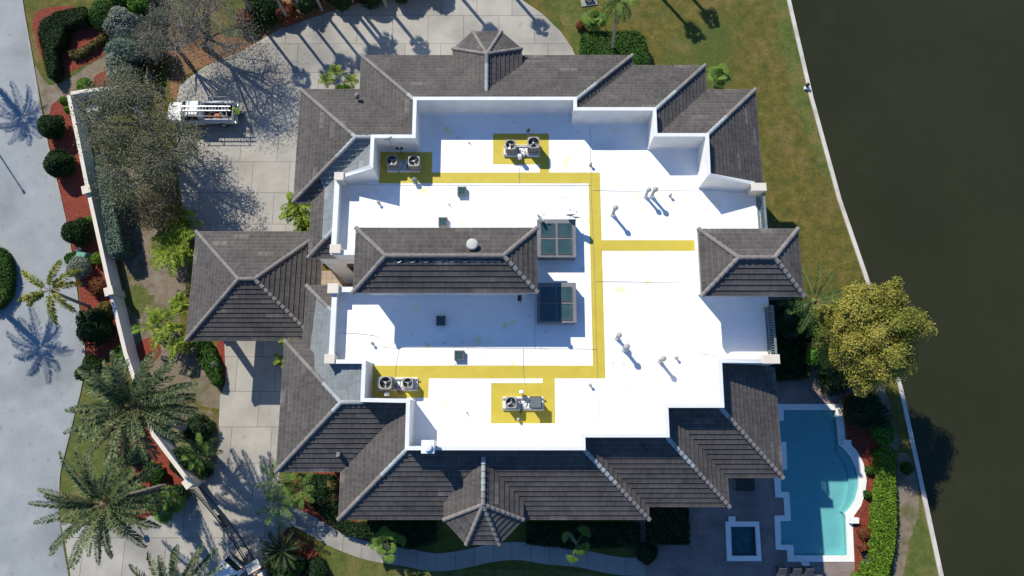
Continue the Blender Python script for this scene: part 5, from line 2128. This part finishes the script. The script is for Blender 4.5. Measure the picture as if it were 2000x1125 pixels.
def fan_palm(name, crown_px, z, base_px, label, leaf, nleaf, petiole, blade, tr, seed, cat='palm tree', group=None, els=(-.3, 1.2), spread=2.6, azs=None, trunks=1):
    rng = np.random.default_rng(seed)
    cx, cy = at(crown_px[0], crown_px[1], z)
    bx, by = at(base_px[0], base_px[1], 0) if base_px else (cx, cy)
    o = empty(name, (bx, by, 0), 0, label, cat, group)
    C_ = np.array([cx - bx, cy - by, z])
    trunk_tube(o, [(0, 0, -.05), (C_[0] * .4, C_[1] * .4, z * .5), (C_[0], C_[1], z)], tr * 1.2, tr)
    acc = []
    mb = MB()
    for i in range(nleaf):
        a = i * 2.39996 + rng.uniform(-.25, .25) if azs is None else azs[i % len(azs)]
        t = (i + .5) / nleaf
        el = els[0] + (els[1] - els[0]) * t
        d = np.array([math.cos(a) * math.cos(el), math.sin(a) * math.cos(el), math.sin(el)])
        pl = petiole * rng.uniform(.2, 1.15)
        q = C_ + d * pl - np.array([0, 0, .08 * pl])
        mb.tube([tuple(C_), tuple((C_ + q) / 2 + np.array([0, 0, .04])), tuple(q)], [.025, .02, .014], 5, False)
        # blade plane tilts down towards its tip
        e2 = el - .55
        f = np.array([math.cos(a) * math.cos(e2), math.sin(a) * math.cos(e2), math.sin(e2)])
        s = np.array([-math.sin(a), math.cos(a), 0])
        up = np.cross(f, s)
        b = blade * rng.uniform(.8, 1.1)
        ns = 26
        c0 = rng.random() * .6
        for k in range(ns):
            th = spread * (k / (ns - 1) - .5)
            dd = f * math.cos(th) + s * math.sin(th) + up * (.10 if k % 2 else -.02)
            wv = (-f * math.sin(th) + s * math.cos(th)) * b * math.sin(spread / ns) * .5
            ln_ = b * (1 - .12 * abs(th))
            mid = q + dd * ln_ * .62
            tip = q + dd * ln_ - np.array([0, 0, .22 * ln_ * rng.uniform(.5, 1.2)])
            acc.append(([q, mid + wv, tip, mid - wv], min(1, c0 + rng.random() * .4)))
    finish_fronds('crown', acc, L[leaf], o)
    mb.build('leaf_stalks', M['frond_stalk'], o)
    return o


def areca(name, px, py, z, rpx, label, seed, stems=7, group=None, leaf='areca', fr=4, azs=None):
    """clump of thin green stems with arching feather leaves"""
    rng = np.random.default_rng(seed)
    x, y = at(px, py, z * .8)
    r = rpx / 24.0
    o = empty(name, (x, y, 0), 0, label, 'palm', group)
    acc = []
    mb, ms = MB(), MB()
    for i in range(stems):
        a0 = i * 2.4 + rng.uniform(-.3, .3)
        rr = r * .28 * math.sqrt((i + .3) / stems)
        b = np.array([math.cos(a0) * rr * .5, math.sin(a0) * rr * .5, 0])
        zt_ = z * rng.uniform(.5, .85)
        c = np.array([math.cos(a0) * rr * 1.2, math.sin(a0) * rr * 1.2, zt_])
        mb.tube([tuple(b), tuple((b + c) / 2), tuple(c)], [.05, .045, .035], 7)
        for j in range(fr):
            a = a0 + j * 6.283 / fr + rng.uniform(-.5, .5)
            pts = pinnate(acc, c, a, rng.uniform(.35, 1.05), r * rng.uniform(.75, 1.05), rng.uniform(1.1, 1.9), 24, r * .30, .048, rng, .5)
            ms.tube([tuple(p) for p in pts[::2]], [.018 * (1 - .7 * k / 7) for k in range(len(pts[::2]))], 5, False)
    finish_fronds('foliage', acc, L[leaf], o)
    ms.build('leaf_stalks', M['frond_stalk'], o)
    mb.build('stems', M['crownshaft'], o)
    return o


# --- clipped round shrubs along the road
RS = 'clipped round shrubs along the road'
bush('round_shrub', 101, 248, 27, 2.0, 'topiary', 'northernmost round dark shrub, beside the corner of the garden wall', group=RS, dens=1.6, leafsize=.085, amp=.10)
bush('round_shrub', 118, 322, 31, 2.1, 'topiary', 'second round dark shrub with a black shadow on the red mulch below', group=RS, dens=1.6, leafsize=.085, amp=.12)
bush('round_shrub', 152, 452, 29, 1.9, 'topiary', 'round dark shrub just above the green utility box', group=RS, dens=1.5, leafsize=.085, amp=.12)
bush('round_shrub', 186, 640, 36, 2.3, 'topiary', 'largest round dark shrub, against the wall below the leaning palm', group=RS, dens=1.5, leafsize=.085, amp=.14)
bush('round_shrub', 182, 726, 30, 1.9, 'topiary', 'round dark shrub half under the crown of the upper date palm', group=RS, dens=1.5, leafsize=.085, amp=.14)
bush('round_shrub', 154, 522, 24, 1.5, 'silver', 'grey thinning shrub beside the green utility box', dens=.8, leafsize=.07)
bush('low_shrub', 142, 505, 14, .8, 'hedge', 'small green tuft at the road edge in front of the utility box', dens=1.2)
bush('low_shrub', 190, 505, 12, .9, 'lime', 'lime green tuft at the wall behind the utility box')
bush('low_shrub', 178, 430, 9, .9, 'lime', 'yellow green sprig at the foot of the wall above the utility box')
bush('low_shrub', 192, 560, 20, .8, 'red', 'reddish plant beside the trunk foot of the leaning palm', dens=.6)
bush('low_shrub', 205, 600, 13, .8, 'croton', 'yellowish croton at the wall above the largest round shrub', dens=.7)
bush('low_shrub', 126, 198, 10, .9, 'lime', 'yellow green tuft outside the wall corner')
bush('low_shrub', 165, 167, 17, .9, 'lime', 'yellow green shrub outside the short return wall')
bush('low_shrub', 134, 215, 8, .8, 'lime', 'lime sprig along the wall just below the corner')
hedge('clipped_hedge', [(78, 42), (110, 22), (164, 12), (172, 24), (162, 36), (124, 48), (118, 78), (104, 94), (108, 128), (102, 148), (94, 150), (86, 122), (82, 100), (73, 66)], 1.2, 'topiary',
      'large dark clipped hedge curving through the red mulch bed at the corner', dens=1.3, leafsize=.075)
hedge('croton_hedge', [(134, 100), (160, 92), (188, 74), (200, 66), (203, 75), (176, 93), (148, 110), (136, 110)], .6, 'croton', 'short variegated hedge in the red mulch beside the dark hedge', dens=.8)
bush('broad_shrub', 203, 28, 33, 1.9, 'hedge', 'leafy green shrub right of the dark hedge at the top edge', dens=1.1)
bush('broad_shrub', 274, 8, 28, 2.2, 'bright', 'bright green shrub at the top edge between silver and bare trees', dens=.9)
bush('broad_shrub', 240, -2, 26, 2.0, 'hedge', 'green shrub at the top edge left of the bright one', dens=.9)
SB = 'silver grey shrubs outside the wall'
bush('silver_shrub', 243, 48, 40, 2.8, 'silver', 'northernmost silver grey shrub beside the dark fence gap', group=SB, dens=.9, leafsize=.10, amp=.2)
bush('silver_shrub', 247, 94, 39, 2.6, 'silver_green', 'middle silver green shrub of the column', group=SB, dens=.9, leafsize=.10, amp=.2)
bush('silver_shrub', 236, 138, 36, 2.4, 'silver', 'lowest silver shrub just outside the short return wall', group=SB, dens=.9, leafsize=.10, amp=.2)
bush('silver_shrub', 300, 90, 26, 2.6, 'silver', 'silver shrub between the fence line and the leaf litter', group=SB, dens=.6, leafsize=.09, amp=.25)
hedge('silver_hedge', [(185, 300), (205, 296), (217, 370), (226, 425), (237, 490), (212, 497), (203, 440), (196, 380)], 2.1, 'silver_green', 'long grey green hedge running inside the garden wall', dens=1.0, leafsize=.08)
# fence north of the return wall
o = empty('board_fence', (0, 0, 0), 0, 'dark board fence running up from the silver shrubs to the top edge', 'fence')
f0, f1 = Vector(at(286, 150, 1.5)), Vector(at(297, -30, 1.5))
mb = MB()
mb.obox((f0 + f1) / 2, f1 - f0, (f1 - f0).length / 2, .03, .05, 1.5)
mb.build('boards', M['wood_dark'], o)
for i in range(5):
    p = f0.lerp(f1, i / 4)
    mb = MB()
    mb.obox(p, f1 - f0, .06, .07, 0, 1.6)
    mb.build('post', M['frame'], o)

# --- grey trees in the north-west
GT = 'thin grey leaved trees by the drive'
tree('grey_tree', 405, 45, 4.8, 100, 2.2, 'grey_pale', 'half bare pale twigged tree at the top edge over the leaf litter', 13000, .06, 13, group=GT, seed=3, base=(398, 92), trunk_r=.24, subs=9, clump=.8)
tree('grey_tree', 322, 70, 4.0, 52, 1.8, 'grey_pale', 'small grey tree left of the half bare tree', 6000, .06, 8, group=GT, seed=4, clump=.7)
tree('grey_tree', 245, 225, 5.0, 84, 2.4, 'grey', 'large grey green tree over the wall corner', 12500, .075, 13, group=GT, seed=5, base=(290, 250), trunk_r=.26, subs=8, clump=.8)
tree('grey_tree', 262, 335, 4.4, 72, 2.0, 'grey', 'dense grey olive tree above the silver hedge', 8500, .075, 11, group=GT, seed=6, clump=.85, subs=7)
tree('grey_tree', 334, 300, 5.0, 62, 2.3, 'grey', 'grey olive tree reaching its twigs over the cab of the pickup', 7000, .075, 11, group=GT, seed=8, base=(325, 320), trunk_r=.24, subs=7, clump=.8)
tree('grey_tree', 300, 405, 3.4, 44, 1.5, 'grey_brown', 'low brownish tree just above the bright areca palms', 4500, .07, 8, group=GT, seed=9, clump=.8)

# dark planting along the top edge
for i, (px, py, r, lf, lab) in enumerate(((515, 12, 36, 'dark', 'dark green shrub at the left end of the top planting'), (560, 26, 22, 'red', 'reddish shrub among the dark top planting'), (540, 22, 20, 'hedge', 'mid green shrub in front of the dark top planting'),
                                       (600, -6, 34, 'dark', 'dark shrub behind the single pale palm trunk'), (662, -14, 36, 'dark', 'dark shrub in the middle of the top planting'), (722, -18, 36, 'dark', 'dark shrub right of the middle of the top planting'),
                                       (785, -24, 34, 'dark', 'dark shrub near the right part of the top planting'), (845, -32, 30, 'dark', 'dark shrub at the right end of the top planting'), (480, 40, 22, 'red', 'brownish red shrub beside the leaf litter'))):
    bush('planting_shrub', px, py, r, 1.8 if lf == 'dark' else 1.3, lf, lab, group='dark shrubs along the top edge', dens=.8, leafsize=.14, amp=.22)
# --- palms just beyond the top edge: their shadows lie on the drive
TP = 'tall palms at the top edge shading the drive'
top_palms = [((501, 38), 6.7, 0.12), ((566, 44), 6.0, .11), ((592, 26), 6.1, .16), ((629, 20), 6.4, .16), ((654, 6), 6.0, .15), ((681, 8), 5.9, .11), ((689, 2), 5.0, .19), ((754, 12), 5.1, .10),
             ((893, -14), 4.7, .14), ((1000, -12), 3.9, .14), ((1262, -38), 6.2, .14), ((1322, -36), 4.4, .14)]
proto = None
for i, (b, z, tr) in enumerate(top_palms):
    x, y = at(b[0], b[1])
    if i % 4 == 0:
        rng_seed = 30 + i
        # a fresh palm; the next three share its meshes
        proto = fan_palm('tall_palm', b, z, None, 'x', 'fan', 16, .55, .62, tr, rng_seed, els=(-.55, 1.2))
        proto.location = (x, y, 0)
        o, z0 = proto, z
    else:
        o = copy_tree(proto)
        o.location = (x, y, 0)
        o.scale = (1, 1, z / z0)
        o.rotation_euler = (0, 0, i * 1.3)
    tag(o, ['tall palm above the leaf litter at the top edge', 'tall thin palm left of the reddish top shrub', 'tall palm whose pale trunk shows through the dark top planting', 'tall palm behind the fourth shadow bar on the drive',
            'tall palm behind the middle of the dark top planting', 'thin tall palm right of the middle top planting', 'thick tall palm right of the middle top planting', 'thin palm casting the lone shadow bar left of the turret',
            'palm casting the shadow that ends at the north turret', 'palm casting the small star shadow on the drive curve', 'palm casting the left shadow on the north lawn', 'palm casting the right shadow on the north lawn'][i], 'palm tree', TP)

# --- palms off the left edge whose shadows lie on the road
feather_palm('road_palm', (-185, 462), 8.2, (-132, 472), 'palm beyond the road whose shadow lies below the hedge island', 'date', 26, 2.5, 20, .6, .045, .22, 71, group='palms across the road', els=(-.5, 1.2), droop=1.1)
feather_palm('road_palm', (-205, -22), 8.2, (-155, -10), 'palm beyond the road whose shadow lies at the upper left', 'date', 24, 2.6, 20, .6, .045, .2, 72, group='palms across the road', els=(-.5, 1.2), droop=1.1)
x, y = at(-46, 234)
o = empty('street_lamp', (x, y, 0), 0, 'thin street lamp beyond the road that casts a fine shadow line', 'street lamp')
mb = MB()
mb.tube([(0, 0, 0), (0, 0, 7.6)], [.08, .05], 8)
mb.build('pole', M['galv'], o)
mb = MB()
mb.lathe(0, 0, [(.05, 7.55), (.10, 7.65), (.12, 7.9), (.04, 8.0)], 10)
mb.build('lamp_head', M['frame'], o)
hedge('island_hedge', [(-60, 470), (0, 484), (14, 505), (19, 540), (14, 575), (-4, 598), (-60, 612)], .9, 'hedge', 'clipped green hedge on the kerbed island at the left edge', dens=.8)
mb = MB()
mb.prism(smooth_loop(ats([(-70, 464), (0, 478), (18, 502), (24, 540), (19, 580), (-2, 606), (-70, 620)], 0), 4), .0, .13)
tag(mb.build('traffic_island', M['kerb']), kind='structure')

# --- big date palms
feather_palm('date_palm', (262, 795), 9.5, (372, 838), 'upper large grey green date palm leaning over the garden wall', 'date', 64, 4.3, 58, .52, .050, .27, 11, plume=.5, group='large date palms', els=(-.55, 1.25), droop=.9, boss='boss')
feather_palm('date_palm', (203, 985), 8.3, (325, 950), 'lower large date palm leaning over the driveway mouth', 'date', 46, 4.4, 56, .48, .050, .26, 12, plume=.5, group='large date palms', els=(-.65, 1.15), droop=.75, boss='boss')
feather_palm('date_palm', (345, 1172), 7.0, (420, 1190), 'date palm below the bottom edge with only frond tips in view', 'date', 40, 3.9, 50, .48, .050, .24, 13, plume=.5, group='large date palms', els=(-.3, 1.2), droop=.7, boss='boss')
feather_palm('leaning_palm', (96, 567), 4.7, (173, 598), 'young leaning palm with few yellow green fronds over the road', 'coco', 8, 2.7, 80, .46, .06, .13, 14, plume=1.5, els=(.05, .5), droop=1.1, azs=[3.55, .35, -.75, -1.3, .75, 2.6, 1.3])
# --- areca palms in the front yard
AG = 'bright areca palms in the front yard'
areca('areca_palm', 338, 432, 2.6, 44, 'upper bright areca palm beside the white globe lamp', 21, 7, AG)
areca('areca_palm', 335, 486, 3.0, 52, 'largest bright areca palm against the corner of the entrance canopy', 22, 9, AG)
areca('areca_palm', 313, 635, 2.7, 48, 'bright areca palm in the dirt nearest the garden wall', 23, 5, AG, fr=3)
areca('areca_palm', 347, 592, 2.4, 24, 'small lime areca palm touching the west eave of the canopy', 24, 4, AG)
areca('areca_palm', 343, 676, 2.3, 30, 'dark areca palm above the round grey shrub', 25, 4, AG, fr=3)
areca('areca_palm', 578, 408, 4.2, 36, 'areca palm squeezed between the canopy roof and the west tiles', 26, 7, AG)
areca('areca_palm', 592, 440, 3.4, 24, 'second areca palm squeezed beside the canopy roof', 27, 5, AG)
areca('slender_palm', 556, 665, 6.6, 17, 'slender palm tip rising beside the east canopy eave', 28, 2, None, fr=4)
areca('slender_palm', 548, 705, 5.0, 19, 'slender palm half hidden under the southwest eave', 29, 3, None, fr=3)
# young palms at the northwest recess
YP = 'young palms in the northwest recess'
for px, py, z, bx, by, lab, sd in ((656, 140, 3.2, 676, 172, 'tallest young palm in the northwest recess', 41), (638, 158, 2.6, 664, 172, 'leftmost young palm in the northwest recess', 42), (686, 158, 2.6, 690, 176, 'young palm beside the tiled eave in the northwest recess', 43)):
    feather_palm('young_palm', (px, py), z, (bx, by), lab, 'areca', 10, .75, 16, .3, .03, .06, sd, group=YP, els=(.1, 1.3), droop=1.2)
for px, lab in ((663, 'small green tuft under the young palms, left'), (676, 'small green tuft under the young palms, right')):
    bush('low_shrub', px, 172, 9, .6, 'lime', lab)
# southwest corner by the walk
SP = 'small palms at the southwest corner'
feather_palm('pygmy_palm', (541, 940), 2.8, (556, 945), 'upper pygmy palm at the southwest eave corner', 'fan', 9, 1.9, 26, .42, .032, .09, 51, group=SP, els=(.0, .9), droop=1.2)
feather_palm('pygmy_palm', (545, 985), 2.6, (560, 988), 'lower pygmy palm over the drive by the walk', 'fan', 9, 1.9, 26, .42, .032, .09, 52, group=SP, els=(.0, .9), droop=1.2)
feather_palm('pygmy_palm', (586, 958), 2.4, (592, 962), 'darker pygmy palm behind the other two', 'fan', 12, 1.6, 24, .4, .032, .09, 53, group=SP, els=(.1, 1.1), droop=1.2)
hedge('ground_hedge', [(582, 928), (650, 930), (652, 975), (672, 1018), (712, 1030), (716, 1050), (676, 1046), (640, 1018), (606, 985)], .75, 'dark', 'dark green low hedge along the walk at the southwest corner', dens=.8, leafsize=.10)
bush('low_shrub', 645, 948, 14, .8, 'croton', 'yellow red croton under the southwest eave', dens=.7)
bush('low_shrub', 648, 972, 13, .7, 'red', 'brownish croton above the red mulch under the southwest eave', dens=.7)
# south front
fan_palm('fan_palm', (757, 1064), 2.8, (765, 1072), 'full bright fan palm beside the shaded walk', 'fan', 15, 1.05, .62, .11, 55, els=(-.4, 1.2), spread=3.6)
fan_palm('fan_palm', (1126, 1062), 6.4, (1112, 1040), 'sparse fan palm with four leaves and bare stalks on the shaded south side', 'fan', 5, .75, .75, .10, 56, els=(-.1, .5), azs=[2.6, -.6, 4.4, 1.0, 5.3])
feather_palm('cycad', (553, 1075), 1.2, None, 'dark cycad in the red bed at the bottom edge', 'dark', 34, 1.9, 30, .3, .03, .2, 57, cat='cycad', els=(.1, 1.3), droop=1.1)
bush('low_shrub', 560, 1110, 34, 1.2, 'hedge', 'loose light green shrub below the cycad at the bottom edge', dens=.8, amp=.2)
bush('low_shrub', 615, 1112, 22, .8, 'dark', 'dark shrub right of the cycad at the bottom edge', dens=.8, amp=.2)
hedge('box_hedge', [(1268, 994), (1345, 993), (1347, 1063), (1268, 1063)], 1.0, 'dark', 'square dark hedge in the shade of the south eave', dens=.7)
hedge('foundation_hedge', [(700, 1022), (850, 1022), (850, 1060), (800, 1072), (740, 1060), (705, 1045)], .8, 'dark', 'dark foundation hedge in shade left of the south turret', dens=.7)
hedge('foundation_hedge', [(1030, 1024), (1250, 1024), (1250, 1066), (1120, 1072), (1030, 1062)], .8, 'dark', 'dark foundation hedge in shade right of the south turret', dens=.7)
bush('low_shrub', 1262, 1080, 20, .8, 'dark', 'dark rounded shrub beside the square shaded hedge', dens=.8)
# planting strip by the south drive
hedge('strip_hedge', [(377, 668), (404, 665), (424, 705), (430, 748), (416, 752), (388, 705)], .8, 'hedge', 'green hedge strip between the canopy and the south drive', dens=.9)
bush('round_shrub', 420, 712, 8, 1.0, 'silver_green', 'small grey green ball in the strip by the south drive', dens=1.4, leafsize=.05)
bush('round_shrub', 424, 745, 9, 1.0, 'hedge', 'small green ball at the lower end of the strip by the south drive', dens=1.4, leafsize=.05)
fan_palm('fan_palm', (320, 985), 1.5, None, 'spiky fan palm below the garden wall end', 'fan', 22, .9, .9, .12, 61, els=(.0, 1.3))
feather_palm('shaded_palm', (392, 885), 2.2, None, 'small palm in the dark bed beside the south drive', 'fan', 14, 1.6, 22, .4, .035, .1, 62, els=(.1, 1.2), droop=1.3)
bush('bed_shrub', 300, 925, 20, 1.1, 'hedge', 'leafy green shrub beside the lower end of the garden wall', dens=.8, amp=.2)
bush('bed_shrub', 262, 890, 18, .9, 'dark', 'dark shrub in red mulch between the two date palms', dens=.8, amp=.2)
bush('bed_shrub', 345, 965, 22, 1.1, 'dark', 'dark shrub beside the gate end pillar', dens=.8, amp=.2)
bush('bed_shrub', 278, 965, 16, .7, 'hedge', 'low green shrub beside the trunk of the lower date palm', dens=.8, amp=.2)
bush('bed_shrub', 385, 840, 30, 1.4, 'dark', 'dark shrub inside the wall at the foot of the upper date palm', dens=.8, amp=.2)
bush('bed_shrub', 358, 900, 28, 1.1, 'dark', 'dark shrub inside the wall near the gate', dens=.8, amp=.2)
bush('bed_shrub', 400, 915, 18, .9, 'dark', 'dark shrub at the drive edge near the gate', dens=.8, amp=.2)
bush('bed_shrub', 238, 690, 14, 1.2, 'bright', 'bright leafy plant on the wall at the upper date palm', dens=.7, amp=.25)

# --- north lawn
hedge('box_hedge', [(1136, 68), (1150, 61), (1245, 60), (1259, 72), (1266, 100), (1267, 132), (1136, 132)], 1.4, 'hedge', 'large clipped bright green hedge against the north eave', dens=1.2, leafsize=.085)
feather_palm('lawn_palm', (1207, 2), 6.8, (1193, 112), 'tall palm with a bare curving trunk in front of the clipped hedge', 'fan', 20, 1.9, 24, .45, .035, .12, 64, els=(-.6, 1.2), droop=1.3, boss='crownshaft')
fan_palm('fan_shrub', (1160, 40), 1.5, None, 'broad leaved palm shrub above the clipped hedge', 'fan', 26, .75, .7, .12, 65, els=(.0, 1.4))
bush('low_shrub', 1134, 50, 10, .7, 'red', 'red tuft left of the palm shrub on the north lawn', dens=.7)
fan_palm('fan_shrub', (1405, 150), 1.6, None, 'broad leaved palm shrub in the notch of the northeast eaves', 'fan', 20, .7, .65, .12, 66, els=(.0, 1.4))

# --- east side
blob_tree('olive_tree', 1703, 648, 8.2, 110, 3.2, 'olive', 'large yellow olive tree leaning over the sea wall and canal', (1660, 700), .3, 15)
blob_tree('olive_tree', 1652, 700, 5.0, 62, 2.4, 'olive_green', 'lower greener tree in front of the big yellow olive tree by the pool', (1630, 720), .16, 17, nblob=15)
feather_palm('royal_palm', (1590, 588), 5.2, (1575, 600), 'royal palm beside the small hip roof on the east side', 'royal', 14, 3.1, 34, .55, .03, .16, 67, els=(-.1, .8), droop=1.1, boss='crownshaft')
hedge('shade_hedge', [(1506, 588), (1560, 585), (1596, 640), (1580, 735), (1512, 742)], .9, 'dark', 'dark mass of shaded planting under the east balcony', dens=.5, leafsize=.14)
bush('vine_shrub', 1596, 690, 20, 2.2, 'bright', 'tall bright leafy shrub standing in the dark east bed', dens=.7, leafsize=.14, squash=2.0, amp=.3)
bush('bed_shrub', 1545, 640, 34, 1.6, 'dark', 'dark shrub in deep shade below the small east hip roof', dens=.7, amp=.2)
bush('bed_shrub', 1630, 745, 28, 1.3, 'dark', 'dark shrub at the upper corner of the pool', dens=.7, amp=.2)
bush('bed_shrub', 1690, 800, 40, 1.8, 'dark', 'dark shrub under the olive tree beside the sea wall', dens=.7, amp=.25)
bush('bed_shrub', 1640, 640, 26, 1.2, 'red', 'reddish plant between the royal palm and the olive tree', dens=.5, amp=.2)
bush('bed_shrub', 1724, 842, 24, 1.4, 'bright', 'bright green shrub at the upper end of the lime hedge', dens=.8, amp=.2)
hedge('lime_hedge', [(1718, 884), (1726, 876), (1740, 878), (1748, 900), (1749, 960), (1751, 1010), (1748, 1060), (1740, 1100), (1730, 1145), (1690, 1145), (1692, 1104), (1708, 1096), (1711, 1040), (1714, 990), (1723, 940)], 1.15, 'lime',
      'bright lime green clipped hedge along the east side of the pool', dens=1.1, leafsize=.085)
for px, py, r, lf, lab in ((1698, 918, 8, 'hedge', 'small green plant nearest the pool bay in the red bed'), (1694, 965, 7, 'hedge', 'small green plant lower in the red bed by the pool'), (1688, 1040, 13, 'red', 'reddish bushy plant in the red bed below the pool bay'),
                           (1686, 1068, 8, 'red', 'reddish plant just above the black plant pot'), (1672, 1128, 10, 'lime', 'lime sprig at the bottom corner of the pool terrace')):
    bush('bed_plant', px, py, r, .6, lf, lab, dens=.8)
bush('low_shrub', 1772, 915, 12, .7, 'hedge', 'green tuft at the sea wall beside the lime hedge', dens=.8)
